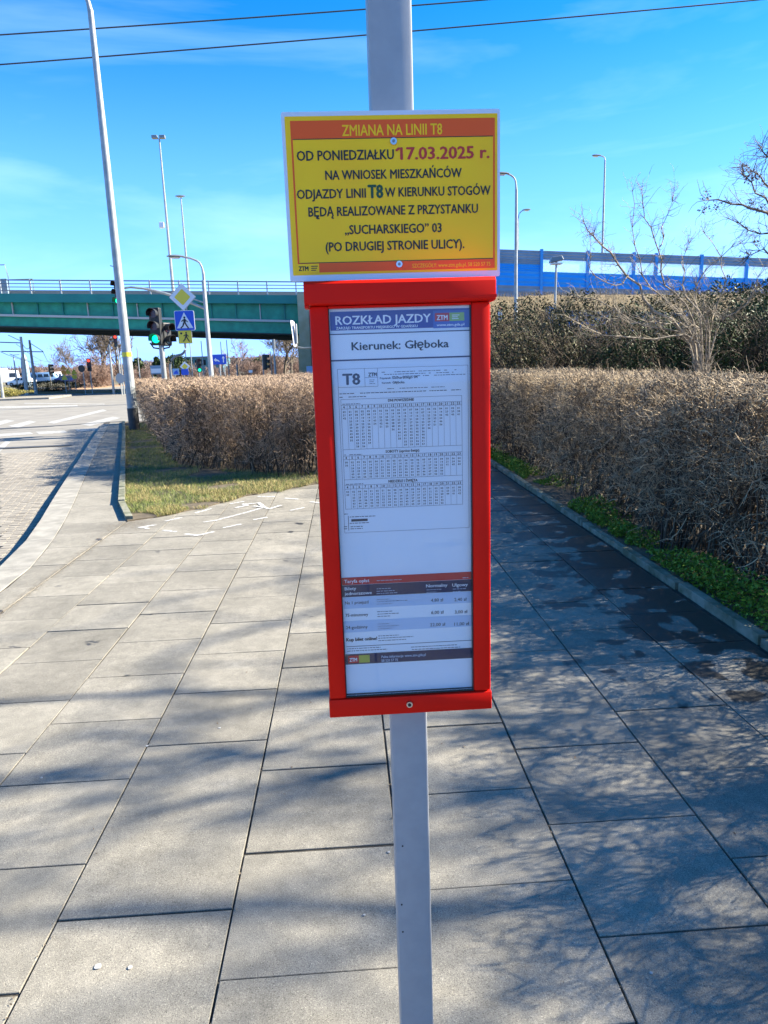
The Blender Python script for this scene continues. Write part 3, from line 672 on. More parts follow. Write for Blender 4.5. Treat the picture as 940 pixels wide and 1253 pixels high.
# edging stones on the right
ek = struct('edging', MB().box(2.26, 2.32, 0, .1, -.16, -.15), M_MOSSKERB)
y = -3.4
while y < 23:
    off = rs.uniform(-.008, .008); l = .98
    quad_slab('edging_stone', [(2.262+off, y), (2.332+off, y+.0), (2.332+off, y+l), (2.262+off, y+l)], .046+rs.uniform(-.012, .012), .2, M_MOSSKERB, ek, .003).rotation_euler = (rs.uniform(-.004, .004), rs.uniform(-.02, .02), rs.uniform(-.006, .006))
    y += 1.0
# block paving in the bus bay
def block_edge(x): return 16.45+(x+7)*.035
bay = struct('bus_bay', MB().prism([(-14, -4)]+[(interp(KO, y)-.005, y) for y in np.arange(-4, 16.6, .5)]+[(-14, 16.2)], ZR-.02, ZR+.004), M_SAND)
blocks = []
y = 3.0; r = 0
while y < 16.4:
    xe = interp(KO, y)-.01; x = xe-(.1 if r % 2 else .2)
    while x > -11.5:
        if y < block_edge(x): blocks.append((x, y, math.hypot(x, y)))
        x -= .202
    y += .102; r += 1
def in_view(x, y):
    d = Vector((x, y, ZR-EYE)); f = d.dot(CF); return f > 0 and abs(d.dot(CR)/f*FPX) < 480
vis = sorted([b_ for b_ in blocks if in_view(b_[0]+.1, b_[1])], key=lambda b_: b_[2]); nearset = set((b_[0], b_[1]) for b_ in vis[:300])
me_b = None; rest = MB()
for x, y, _ in blocks:
    if (x, y) in nearset:
        if me_b is None:
            me_b = MB().add([(0,0,-.03),(.196,0,-.03),(.196,.097,-.03),(0,.097,-.03),(.003,.003,.010),(.193,.003,.010),(.193,.094,.010),(.003,.094,.010)], [(4,5,6,7),(0,1,5,4),(1,2,6,5),(2,3,7,6),(3,0,4,7)]).mesh('paving_block', (0,0,0)); me_b.materials.append(M_BLOCK)
        o = bpy.data.objects.new('paving_block', me_b); col.objects.link(o); o.parent = bay; o.location = (x, y, ZR+rs.uniform(-.001, .0015))
    elif in_view(x, y) or rs.random() < .0:
        z = ZR+.010+rs.uniform(-.001, .002); rest.add([(x+.003,y+.003,z),(x+.193,y+.003,z),(x+.193,y+.094,z),(x+.003,y+.094,z),(x,y,z-.02),(x+.196,y,z-.02),(x+.196,y+.097,z-.02),(x,y+.097,z-.02)], [(0,1,2,3),(4,5,1,0),(5,6,2,1),(6,7,3,2),(7,4,0,3)])
o = rest.build('paving_blocks', M_BLOCK, bay); o['kind'] = 'stuff'
# painted markings and thin dark strips
def gquad(mb, pts, z=ZR+.004):
    P = [gp(x, y, ZR) for x, y in pts]; mb.add([(p.x, p.y, z) for p in P], [(0, 1, 2, 3)]); return mb
def marking(name, pts, material=M_LINE, z=ZR+.004):
    o = gquad(MB(), pts, z).build(name, material, road); return o
for pts in ([(58, 517), (66, 518.5), (131, 502.5), (126, 501)], [(99, 519.5), (110, 521.5), (148, 511.5), (138, 510)], [(10, 521.5), (22, 523.5), (45, 516.2), (36, 514.8)],
            [(-16, 519), (-3, 521), (18, 515), (8, 513.6)], [(44, 528.5), (48, 531.5), (83, 529.6), (79, 526.9)], [(92, 525.5), (96, 528.3), (128, 526.4), (123, 523.8)], [(-12, 532), (-8, 535), (41, 531.2), (37, 528.8)],
            [(-6, 549), (0, 553), (13, 541), (7, 540)]):
    marking('painted_stripe', pts)
marking('edge_line', [(-10, 497.5), (-10, 500), (95, 497.2), (95, 495.6)])
marking('edge_line', [(30, 493.0), (30, 493.9), (128, 495.0), (128, 494.2)])
for pts in ([(-5, 524.3), (-5, 526), (66, 522), (66, 520.8)], [(-5, 548.6), (-5, 550.2), (88, 546), (88, 544.6)], [(66, 520.8), (66, 521.6), (150, 516), (150, 515.4)]):
    marking('dark_strip', pts, M_STRIP, ZR+.006 if pts[0][1] < 530 else ZR+.016)
# chalk / spray marks on the slabs
ch = thing('ground_marking', 'white sprayed arrow and dashes on the paving slabs beside the grass', 'painted marking', (-1.2, 7.6, 0))
def stroke(name, pts, wpx=2.2, z=.0045):
    mb = MB()
    for (xa, ya), (xb, yb) in zip(pts, pts[1:]):
        A, B = gp(xa, ya), gp(xb, yb); d = (B-A); nrm = Vector((-d.y, d.x, 0)).normalized()*.020*wpx/2.2; e = d.normalized()*.012
        mb.add([(A-e-nrm).to_tuple()[:2]+(z,), (B+e-nrm).to_tuple()[:2]+(z,), (B+e+nrm).to_tuple()[:2]+(z,), (A-e+nrm).to_tuple()[:2]+(z,)], [(0, 1, 2, 3)]); z += .0004
    return mb.build(name, M_CHALK, ch)
sc_ = 240/940
def cz(x, y): return (160+x*sc_, 590+y*sc_)
for pts in ([(118, 206), (45, 218), (85, 224)], [(160, 233), (215, 238)], [(265, 250), (320, 257), (395, 240)], [(450, 219), (525, 203)], [(172, 187), (240, 172)], [(313, 148), (385, 128)],
            [(480, 104), (540, 94)], [(612, 70), (688, 70)], [(742, 78), (802, 83)], [(770, 136), (828, 124)], [(865, 96), (905, 100)], [(595, 181), (650, 170)]):
    stroke('dash', [cz(*p) for p in pts])
stroke('arrow', [cz(*p) for p in ((355, 192), (410, 184), (560, 145), (640, 122), (665, 130), (720, 113))])
stroke('arrow_head', [cz(*p) for p in ((505, 125), (560, 113), (540, 108), (615, 102), (640, 122), (590, 118))], 2.6, .0075)
gm = MB(); rg = random.Random(9)
for (x, y, r_) in ((120, 1183, .011), (159.5, 1184, .007), (180, 913, .007), (269, 891, .006), (446, 1120, .004), (797, 1191, .005), (476, 1043, .005), (51, 952, .005)):
    p = gp(x, y); gm.prism([(p.x+r_*math.cos(t)*rg.uniform(.8, 1.1), p.y+r_*math.sin(t)*rg.uniform(.8, 1.1)) for t in np.linspace(0, 2*math.pi, 11)[:-1]], .001, .0024)
o = gm.build('gum_spots', M_GUM, pav, off=(0, 0, 0)); o['kind'] = 'stuff'

# soil under the verge, the hedges and the slope on the right
def vlim(x): return front_limit(x)
vs = [(-2.45, 7.72)]+[(x, vlim(x)+.04) for x in (-2.1, -1.72, -1.33, -.9, -.43, .0, .35, .7)]+[(.78, 23.5), (-7.3, 23.5)]
vs += [(interp(GK, y)+.05, y) for y in (19.4, 15, 10.63, 8.3)]
verge = struct('verge', MB().prism(vs, -.16, .012), M_SOIL)
struct('planting_bed', MB().prism([(2.325, -4), (4.3, -4), (4.3, 26), (2.325, 26)], -.16, .040), M_SOIL)
# ground rising to the embankment, right side
nx, ny = 60, 40; V = []; F = []
def slope_z(x, y):
    t = min(1, max(0, (y-36)/(57.5-36))); t = t*t*(3-2*t); b_ = .05+.25*max(0, min(1, (x-5)/10))*max(0, min(1, (y-8)/14))
    s = max(0.0, min(1, (x+2)/3.0)) if y > 30 else 1
    return b_ + 6.15*t*(1-.0*x) - .020*max(0, x-16)*t
for j in range(ny+1):
    for i in range(nx+1):
        x = 4.3+(i/nx)**1.3*110; yv = -4+66.5*(j/ny)
        V.append((x, yv, slope_z(x, yv)-.005+.08*math.sin(x*1.7+yv)*(1 if yv > 20 else 0)))
for j in range(ny):
    for i in range(nx): k = j*(nx+1)+i; F.append((k, k+1, k+nx+2, k+nx+1))
emb = struct('embankment', MB().add(V, F), M_EMB, smooth=True)
V = []; F = []
for j in range(21):
    for i in range(6):
        x = -1.4+i*(4.4-(-1.4))/5; yv = 27+35.5*j/20; V.append((x, yv, slope_z(x, yv)-.01))
for j in range(20):
    for i in range(5): k = j*6+i; F.append((k, k+1, k+7, k+6))
struct('embankment', MB().add(V, F), M_EMB, smooth=True)

# ------------------------------------------------------------------ GRASS, WEEDS, HEDGES
from mathutils import noise as mnoise
def grass(n, sampler, h, name, material, parent=None):
    C = sampler(n); n = len(C)
    hh = rng.uniform(.5, 1.3, n)*h; a = rng.uniform(0, 2*np.pi, n); lean = rng.normal(0, .6, (n, 2))*hh[:, None]
    wv = np.stack([np.cos(a), np.sin(a), np.zeros(n)], 1)*.0018*(h/.05)**.5
    tip = C+np.concatenate([lean, hh[:, None]], 1); mid = C+np.concatenate([lean*.35, hh[:, None]*.6], 1)
    V = np.stack([C-wv, C+wv, mid+wv*.8, mid-wv*.8, tip], 1); idx = np.arange(n*5).reshape(n, 5)
    Q = idx[:, [0, 1, 2, 3]]; Tt = idx[:, [3, 2, 4]]
    me = np_mesh(name, V.reshape(-1, 3), Q, Tt); o = link_mesh(name, me, material, parent); o['kind'] = 'stuff'; return o
def verge_pts(n):
    x = rng.uniform(-6.5, .7, n*4); y = 7.7+15*rng.uniform(0, 1, n*4)**1.8
    gk = np.array([interp(GK, v) for v in y])+.09; fl = np.array([front_limit(v) for v in x])
    hedge_in = np.minimum(y-np.where(x < -1.0, 11.95-.78*(x+3.2), 10.23), x+3.15+.325*(y-11.6))
    k = (x > gk) & (y > fl-.03+.06*np.sin(x*9)+.05*np.sin(x*23)) & ~((hedge_in > .45))
    d = np.stack([x[k], y[k], np.full(k.sum(), .008)], 1); 
    nv = np.array([mnoise.noise(Vector((p[0]*1.6, p[1]*1.6, 0))) for p in d]); bare = (np.hypot(d[:, 0]+2.45, d[:, 1]-7.8) < .30)
    return d[(nv > -.33) & ~bare][:n]
grass(52000, verge_pts, .050, 'verge_grass', M_GRASS)
def verge_sunlit(n):
    d = verge_pts(n*3); nv = np.array([mnoise.noise(Vector((p[0]*2.1+4, p[1]*2.1, 2))) for p in d]); fl = np.array([front_limit(v) for v in d[:, 0]]); return d[nv+.5*np.exp(-(d[:, 1]-fl)/.5) > .12][:n]  # straw blades gather at the front; their yellow also carries the sun patch
M_SUNSTRAW = mat('sunlit_straw_blade', (.22, .17, .06), .8, c2=(.52, .43, .20), island=True)
o = grass(26000, verge_sunlit, .048, 'sunlit_straw_grass', M_SUNSTRAW); tag(o, 'straw tufts whose yellow also stands for sunlight along the front edge of the grass', 'grass')
tag(bpy.data.objects['verge_grass'], 'short green and straw-coloured grass between the path and the left hedge', 'grass')

def hedge_twigs(S, D, L, r0, zig=.62, K=4):
    """zigzag twigs from roots S along D with length L"""
    n = len(S); P = np.empty((n, K, 3)); P[:, 0] = S; d = unit(D)
    for k in range(1, K):
        d = unit(d+rng.normal(0, zig, (n, 3))); P[:, k] = P[:, k-1]+d*(L/(K-1))[:, None]
    Rr = r0[:, None]*np.linspace(1, .45, K)[None]; return P, Rr
def hedge(name, label, inside, bounds, H, parts, stem_n, twig_n, mat_t, group=None, dens=None, out=None):
    x0, x1, y0, y1 = bounds
    root = thing(name, label, 'hedge', ((x0+x1)/2, (y0+y1)/2, .03)); org = np.array(ORG[0])
    def samp(n, w=None):
        X = []; c = 0
        while c < n:
            p = np.stack([rng.uniform(x0, x1, n), rng.uniform(y0, y1, n)], 1); k = inside(p) > 0
            if dens is not None: k &= rng.uniform(0, 1, n) < dens(p)
            p = p[k]; X.append(p); c += len(p)
        return np.concatenate(X)[:n]
    # stems
    B = samp(stem_n); n = len(B); K = 5
    P = np.empty((n, K, 3)); P[:, 0, :2] = B; P[:, 0, 2] = .02
    d = unit(np.concatenate([rng.normal(0, .28, (n, 2)), np.ones((n, 1))], 1)); Ht = H*rng.uniform(.72, .97, n)
    for k in range(1, K):
        d = unit(d+rng.normal(0, .34, (n, 3))+np.array([0, 0, .16])); P[:, k] = P[:, k-1]+d*(Ht/(K-1))[:, None]
    P[:, :, 2] = np.minimum(P[:, :, 2], H*.97)
    keep = np.ones(n, bool)
    for k in range(K): keep &= inside(P[:, k, :2]) > .10
    P = P[keep]; n = len(P)
    V, Q = chain_tubes(P, np.linspace(.0085, .0035, K)[None].repeat(n, 0)*rng.uniform(.6, 1.3, (n, 1)), 4)
    link_mesh('stems', np_mesh('stems', V-org, Q), M_STEM, root)['kind'] = 'stuff'
    # twigs
    C = samp(twig_n); n = len(C); e = inside(C); e = np.clip(e, 0, .6)
    # bias towards surface: move sample near faces
    z = H*(1-rng.power(1.25, n)*.0)*rng.uniform(.08, 1, n)**.85
    topb = rng.uniform(0, 1, n) < .30; z[topb] = H-rng.exponential(.20, topb.sum()); z = np.clip(z, .06, H)
    S = np.concatenate([C, z[:, None]], 1)
    D = rng.normal(0, .8, (n, 3)); D[:, 2] += np.where(z > H-.38, 1.5, .35)
    if out is not None: D[:, :2] += out(C)*np.where(e < .25, .75, .0)[:, None]
    L = rng.uniform(.10, .26, n)
    L = np.where(S[:, 2]+L > H+.05, L*.55, L)
    if out is not None: L = np.where(e < .08, L*.7, L)
    cl = np.array([mnoise.noise(Vector((p[0]*2.6, p[1]*2.6, p[2]*3.0))) for p in S]); keep = ~(((cl < -.12) & (e < .35)) | ((S[:, 2] < .38) & (rng.uniform(0, 1, n) < .45)))
    S, D, L, C, e = S[keep], D[keep], L[keep], C[keep], e[keep]; n = len(S)
    Pt, Rt = hedge_twigs(S, D, L, rng.uniform(.0018, .0042, n)*np.where(np.hypot(C[:, 0], C[:, 1]) > 12, 1.7, 1.0))
    hn = np.array([mnoise.noise(Vector((p[0]*1.1, p[1]*1.1, 3.3))) for p in C])*.11; over = Pt[:, :, 2] > (H+.04+hn)[:, None]
    Pt[:, :, 2] = np.where(over, (H+.04+hn)[:, None]+(Pt[:, :, 2]-(H+.04+hn)[:, None])*.25, Pt[:, :, 2])
    ns = 520; k = rng.choice(len(S), ns, replace=False); S3 = S[k].copy(); S3[:, 2] = H*rng.uniform(.86, .98, ns); D3 = rng.normal(0, .38, (ns, 3)); D3[:, 2] = 1.0
    P3, R3 = hedge_twigs(S3, D3, rng.uniform(.10, .26, ns), np.full(ns, .0022), .22, 4); V3, Q3 = chain_tubes(P3, R3, 3)
    V, Q = merge([chain_tubes(Pt, Rt, 3), (V3, Q3)])
    link_mesh('twigs', np_mesh('twigs', V-org, Q), mat_t, root)['kind'] = 'stuff'
    return root
def in_right(p):
    wob = .05*np.sin(p[:, 1]*2.1)+.04*np.sin(p[:, 1]*5.3+1)
    return np.minimum(np.minimum(p[:, 0]-(2.50+wob), 3.95-p[:, 0]), np.minimum(p[:, 1]+2.5, 18.5-p[:, 1]))
def dens_r(p):
    y = p[:, 1]; d = np.where(y < 3.6, .34, np.clip(1.15-.075*(y-3), .30, 1)); return d*np.where(p[:, 0] < 3.0, 1, .5)
hedge('bare_hedge', 'long clipped leafless brown hedge running along the right side of the path', in_right, (2.4, 3.97, -2.5, 18.5), 1.40, None, 2600, 118000, M_TWIG, dens=dens_r,
      out=lambda p: np.stack([np.where(p[:, 0] < 3.2, -1., 1.), np.zeros(len(p))], 1))
def lfront(x): return np.where(x < -1.0, 11.95-.78*(x+3.2), 10.23+.10*(x+1))
def lleft(y): return -2.88-.325*(y-11.6)
def in_left(p):
    x, y = p[:, 0], p[:, 1]; wob = .06*np.sin(x*2.3)+.05*np.sin(x*5.1)
    front = (y-lfront(x)-wob)*.85; left = x-lleft(y)-.05*np.sin(y*2.2)
    return np.minimum(np.minimum(front, left), np.minimum(.55-x, 23.3-y))
def dens_l(p):
    e = in_left(p); front = p[:, 1]-lfront(p[:, 0]); return np.where(front < .9, 1, np.where(e < .6, .5, .16))*1.0
def out_l(p):
    front = p[:, 1]-lfront(p[:, 0]); left = p[:, 0]-lleft(p[:, 1])
    return np.where((front < left)[:, None], np.array([[0., -1.]]), np.array([[-1., 0.]]))
hedge('bare_hedge', 'wide leafless reddish-brown hedge block behind the grass on the left of the path', in_left, (-7.2, .6, 9.8, 23.3), 1.36, None, 2600, 135000, M_TWIGP, dens=dens_l, out=out_l)

# weeds at the foot of the right hedge
n = 13500
y = rng.uniform(2.6, 13, n*3); x = 2.34+rng.exponential(.16, n*3); nv = np.array([mnoise.noise(Vector((a*1.5, b_*1.1, 7))) for a, b_ in zip(x, y)])
n2 = np.array([mnoise.noise(Vector((a*7, b_*6, 1))) for a, b_ in zip(x, y)]); k = (x < 3.1) & (nv > .0) & (n2+nv > .10); x, y, nv = x[k][:n], y[k][:n], nv[k][:n]
z = .045+rng.uniform(0, 1, len(x))**1.3*(.03+.20*np.clip(nv-.04, 0, .5)*2.0)
V, Q = leaf_quads(np.stack([x, y, z], 1), np.full(len(x), .016), .8)
o = link_mesh('ground_weeds', np_mesh('ground_weeds', V, Q), M_WEED); o['kind'] = 'stuff'; tag(o, 'bright green low weeds along the foot of the right hedge', 'weeds')
# sand and crumbs washed against the joints
n = 7200
yy_ = rng.uniform(4.6, 7.6, n); xx_ = -2.455+rng.normal(0, .035+.05*np.clip((yy_-6.4), 0, 1)); k = rng.integers(0, n, n//3); xx_[k] = rng.normal(-2.36, .13, n//3); yy_[k] = rng.normal(7.62, .13, n//3)
kk = rng.integers(0, n, n//4); xx_[kk] = np.array(colx)[rng.integers(1, 9, n//4)]+rng.normal(0, .008, n//4); yy_[kk] = rng.uniform(1.4, 9, n//4)
k2 = rng.integers(0, n, n//3); xx_[k2] = 2.235-rng.exponential(.05, n//3); yy_[k2] = rng.uniform(2.5, 11, n//3)
V, Q = leaf_quads(np.stack([xx_, yy_, np.full(n, .0035)], 1), np.full(n, .0045), 8); V[:, 2] = np.clip(V[:, 2], .002, .007)
o = link_mesh('sand_crumbs', np_mesh('sand_crumbs', V, Q), mat('crumb', (.06, .045, .03), .95, c2=(.24, .19, .13), island=True)); o['kind'] = 'stuff'; tag(o, 'sand and earth crumbs washed into the joints of the paving', 'sand')
# litter of dry leaves and crumbs
n = 900
x = np.concatenate([rng.normal(2.12, .12, n//2), rng.uniform(-2.3, 2.2, n//6), rng.normal(-2.42, .14, n//3)]); m_ = len(x); y = rng.uniform(2, 10, m_); y[-(n//3):] = rng.normal(7.45, .35, n//3)
z = np.where((x > -2.46) & (x < 2.25), .0035, .004)
V, Q = leaf_quads(np.stack([x, y, z], 1), np.full(m_, .0065), 6)
V[:, 2] = np.clip(V[:, 2], .002, .010); o = link_mesh('leaf_litter', np_mesh('leaf_litter', V, Q), M_DEAD); o['kind'] = 'stuff'; tag(o, 'scattered dry leaf crumbs on the paving', 'litter')
# ------------------------------------------------------------------ OVERPASS
def lerp(a, b, t): return a+(b-a)*t
YB = 60.0
br = thing('road_bridge', 'long teal steel girder overpass with grey railing crossing the whole left background', 'bridge', (-27, YB, 0))
def ztop(x): return 7.98+(x+27.03)*-.0326
def zbot(x): return 5.55+(x+27.37)*-.0565 if x > -45 else 6.55
XA, XB = -75.0, -3.45
def band(mb, xa, xb, y0, y1, fl, fh, n=12):
    V = []; F = []
    for i in range(n+1):
        x = lerp(xa, xb, i/n)
        for y in (y0, y1): V += [(x, y, fl(x)), (x, y, fh(x))]
    for i in range(n):
        a = i*4; b = a+4
        F += [(a, b, b+1, a+1), (a+2, a+3, b+3, b+2), (a+1, b+1, b+3, a+3), (a, a+2, b+2, b)]
    F += [(0, 1, 3, 2), (n*4, n*4+2, n*4+3, n*4+1)]
    return mb.add(V, F)
band(MB(), XA, XB, YB+.02, YB+.24, zbot, lambda x: ztop(x)-.62).build('girder', M_TEAL, br)
band(MB(), XA, XB+1.5, YB-.65, YB-.45, lambda x: ztop(x)-.66, ztop).build('deck_fascia', M_TEALD, br)
band(MB(), XA, XB+1.5, YB-.45, YB+18.2, lambda x: ztop(x)-.45, lambda x: ztop(x)-.05).build('deck_slab', M_CONC, br)
for k in range(1, 5): band(MB(), XA, XB, YB+k*4.3, YB+k*4.3+.2, zbot, lambda x: ztop(x)-.46).build('girder', M_UNDERSHADE, br)
band(MB(), XA, XB+1.5, YB+18.2, YB+18.4, lambda x: ztop(x)-.66, ztop).build('deck_fascia', M_TEALD, br)
band(MB(), XA, XB, YB-.10, YB+.34, lambda x: zbot(x)-.08, lambda x: zbot(x)+.0).build('bottom_flange', M_UNDERSHADE, br)
x = -34.0
while x < XB:
    MB().box(x-.035, x+.035, YB-.14, YB+.02, zbot(x)+.9, ztop(x)-.66).build('stiffener', M_TEALD if int(x*7) % 3 else M_PIPE, br); x += 1.96
band(MB(), XA, XB-.4, YB-.30, YB-.14, lambda x: lerp(zbot(x), ztop(x), .30)-.0, lambda x: lerp(zbot(x), ztop(x), .30)+.17).build('drain_pipe', M_PIPE, br)
x = -36.0
while x < XB+1.4:
    z = ztop(x); MB().box(x-.05, x+.05, YB-.52, YB-.40, z, z+1.10).build('railing_post', M_RAILP, br); x += 2.32
for h, t in ((1.08, .09), (.80, .06), (.54, .06), (.28, .06)):
    band(MB(), XA, XB+1.4, YB-.50, YB-.44, lambda x: ztop(x)+h-t, lambda x: ztop(x)+h).build('rail', M_RAIL, br)
band(MB(), XA, XB+1.4, YB+3.0, YB+3.1, lambda x: ztop(x)+.25, lambda x: ztop(x)+.60).build('crash_barrier', M_RAIL, br)
x = -36.0
while x < XB+1.4:
    z = ztop(x); MB().box(x-.04, x+.04, YB+18.3, YB+18.4, z, z+1.3).build('railing_post', M_RAIL, br); x += 4.0
band(MB(), XA, XB+1.4, YB+18.3, YB+18.36, lambda x: ztop(x)+1.22, lambda x: ztop(x)+1.3).build('rail', M_RAIL, br)
MB().box(-3.45, 2.2, YB-.6, YB+18, -.2, 7.15).box(-3.7, -3.45, YB+.6, YB+17, -.2, 4.1).build('abutment', M_CONC, br)
MB().box(-3.45, -2.6, YB-.9, YB-.605, -.2, 7.3).build('bearing_pier', M_CONC, br)
# grey screen and frame at the left edge of the deck
sb = thing('bridge_screen', 'grey panel with a thin frame above it on the overpass at the left edge', 'screen', (-28, YB+.3, 8))
q = at(8, 341, YB+.2); MB().box(q.x-3.4, q.x, YB+.15, YB+.30, ztop(q.x), q.z).build('panel', M_NBG, sb)
q2 = at(6, 324, YB+.2); MB().tube([(q2.x-3.4, YB+.2, q2.z), (q2.x, YB+.2, q2.z), (q2.x+.15, YB+.2, q.z)], .04, 6).build('frame', M_RAIL, sb)
q3 = at(40, 341.5, YB+3); MB().tube([(q3.x-3.9, YB+3, q3.z), (q3.x, YB+3, q3.z), (q3.x, YB+3, q3.z-1.2)], .04, 6).tube([(q3.x-2.0, YB+3, q3.z), (q3.x-2.0, YB+3, q3.z-1.2)], .05, 6).build('frame', M_RAIL, sb)

# ------------------------------------------------------------------ NOISE BARRIERS
def zsl(px): return at(px, 306+(px-612)*.033, YB)
def noise_barrier(name, label, xs, Y, top, hs, mats, lean=0):
    root = thing(name, label, 'noise barrier', (xs[0], Y, top(xs[0])-5))
    for i, x in enumerate(xs):
        t = top(x); MB().box(x-.11, x+.11, Y-.16, Y+.10, t-sum(hs)-.4, t+.12).build('post', M_NBP, root)
    for i, (xa, xb) in enumerate(zip(xs, xs[1:])):
        ta, tb = top(xa), top(xb); za = 0
        row = (mats[0] if i <= 1 else mats[1]) if isinstance(mats[0], list) else mats
        for h, (nm, mt) in zip(hs, row):
            nf = 2 if nm in ('pane',) else 6; mb = MB(); V = []; F = []
            for k in range(nf+1):
                z = -za-h*k/nf; yo = (0.0 if nf == 2 else (.035 if k % 2 else -.035))
                V += [(xa+.10, Y+yo-.03, ta+z), (xb-.10, Y+yo-.03, tb+z), (xa+.10, Y+.07, ta+z), (xb-.10, Y+.07, tb+z)]
            for k in range(nf):
                a = k*4; F += [(a, a+4, a+5, a+1), (a+2, a+3, a+7, a+6)]
            F += [(0, 1, 3, 2), (nf*4, nf*4+2, nf*4+3, nf*4+1)]
            if nm == 'pane': mb.box(xa+.10, xb-.10, Y-.01, Y+.01, ta-za-h, ta-za) if abs(ta-tb) < .02 else mb.add([(xa+.1, Y, ta-za-h), (xb-.1, Y, tb-za-h), (xb-.1, Y, tb-za), (xa+.1, Y, ta-za), (xa+.1, Y+.02, ta-za-h), (xb-.1, Y+.02, tb-za-h), (xb-.1, Y+.02, tb-za), (xa+.1, Y+.02, ta-za)], [(0,1,2,3),(7,6,5,4),(0,4,5,1),(3,2,6,7),(0,3,7,4),(1,5,6,2)])
            else: mb.add(V, F)
            mb.build(nm, mt, root); za += h
    return root
g = ('grey_panel', M_NBG); bl_ = ('blue_panel', M_NBB); cl_ = ('pane', M_PANE)
pxs = [605-55, 606, 661, 717, 773, 800, 855, 910, 965]
xs = [at(p, 340, YB).x for p in pxs]; xs = [xs[1]-4.2, xs[1]]+xs[2:]+[xs[-1]+4*k for k in range(1, 5)]
topf = lambda x: 10.17-(x-16.5)*.0555
noise_barrier('noise_barrier', 'long noise barrier of blue, grey and clear panels along the top of the embankment', xs, YB-.3, topf, (.68, .40, .55, 1.15, 1.30),
    [[g, g, bl_, bl_, g], [g, cl_, cl_, bl_, g]])
top2 = lambda x: 3.85-(x-9.5)*.035
px2 = [674, 753, 838, 925]; xs2 = [at(p, 385, 42).x for p in px2]; xs2 += [xs2[-1]+4.1, xs2[-1]+8.2]
noise_barrier('noise_barrier', 'lower blue noise barrier half hidden behind the bare shrub', xs2, 42, lambda x: at(674, 379, 42).z-(x-xs2[0])*.05, (.5, 1.1, .8), [g, bl_, bl_])

# ------------------------------------------------------------------ LAMPS
def lamp_head(parent, p, dirv, L=.75, wdt=.17, glass=True):
    d = Vector(dirv).normalized(); s = Vector((-d.y, d.x, 0)).normalized(); u = Vector((0, 0, 1)); p = Vector(p); mb = MB(); rings = []
    for t, w_, h_ in ((0, .45, .4), (.15, .8, .7), (.5, 1, 1), (.85, .9, .8), (1, .4, .35)):
        c = p+d*L*t; rings.append([c+s*wdt*w_*math.cos(a)+u*(.10*h_*math.sin(a) if math.sin(a) > 0 else .05*h_*math.sin(a)) for a in [2*math.pi*k/8 for k in range(8)]])
    V = [v for r in rings for v in r]; F = [(i*8+k, i*8+(k+1) % 8, (i+1)*8+(k+1) % 8, (i+1)*8+k) for i in range(4) for k in range(8)]+[tuple(range(7, -1, -1)), tuple(range(32, 40))]
    hd_ = mb.add(V, F).build('lamp_head', M_LAMPH, parent, smooth=True)
    c = p+d*L*.55-u*.055
    MB().add([c-d*L*.3-s*wdt*.7, c-d*L*.3+s*wdt*.7, c+d*L*.3+s*wdt*.7, c+d*L*.3-s*wdt*.7, c-d*L*.2-s*wdt*.4-u*.05, c-d*L*.2+s*wdt*.4-u*.05, c+d*L*.2+s*wdt*.4-u*.05, c+d*L*.2-s*wdt*.4-u*.05],
             [(0,1,2,3),(7,6,5,4),(0,4,5,1),(1,5,6,2),(2,6,7,3),(3,7,4,0)]).build('lamp_glass', M_GLASSLAMP, hd_)
def arc_arm(base, h, dirv, reach, rise, n=8):
    b = Vector(base); d = Vector(dirv).normalized(); pts = [b+Vector((0, 0, h))]
    for k in range(1, n+1):
        t = k/n*math.pi/2; pts.append(b+Vector((0, 0, h+rise*math.sin(t)))+d*reach*(1-math.cos(t)))
    return pts
# the big street lamp at the kerb
bp_ = gp(165, 526.5); bp_.z = 0
la = thing('street_lamp', 'tall galvanised street lamp rising out of the picture at the kerb left of the hedge', 'street lamp', bp_)
hz = at(121, 12, bp_.y).z
pl = MB().tube([bp_+Vector((0, 0, z)) for z in (0, .95, 2, 4, 7, hz)], [.138, .134, .125, .112, .095, .070], 14)
pl.build('pole', M_GALV, la, smooth=True)
MB().tube([bp_, bp_+Vector((0, 0, .62))], .146, 14).build('dark_sleeve', M_DARK, la, smooth=True)
MB().tube([bp_+Vector((0, 0, 2.02)), bp_+Vector((0, 0, 2.14))], .131, 14).build('band', M_SYEL, la, smooth=True)
ap = arc_arm(bp_, hz-.05, (-1, .1, 0), 1.7, 1.15)
MB().tube(ap, [.070]+[.055]*8, 10).build('arm', M_GALV, la, smooth=True)
lamp_head(la, ap[-1]+Vector((.1, 0, 0)), (-1, .1, .08), .8, .17)
q = at(135, 325, bp_.y); MB().tube([q, at(145, 328, bp_.y)], .012, 6).build('bracket', M_LAMPH, la)
MB().box(bp_.x-.05, bp_.x+.05, bp_.y-.15, bp_.y-.12, 1.0, 1.35).build('hatch', M_GALV, la)

def simple_pole(name, label, cat, px_b, px_t, Y, r0, r1, z0=None, group=None, material=None):
    b = at(*px_b, Y); t = at(*px_t, Y); z0 = 0 if z0 is None else z0; x = (b.x+t.x)/2
    root = thing(name, label, cat, (x, Y, z0), group); MB().tube([(x, Y, z0), (x, Y, t.z)], [r0, r1], 8).build('pole', material or M_GALV, root, smooth=True)
    return root, Vector((x, Y, t.z))
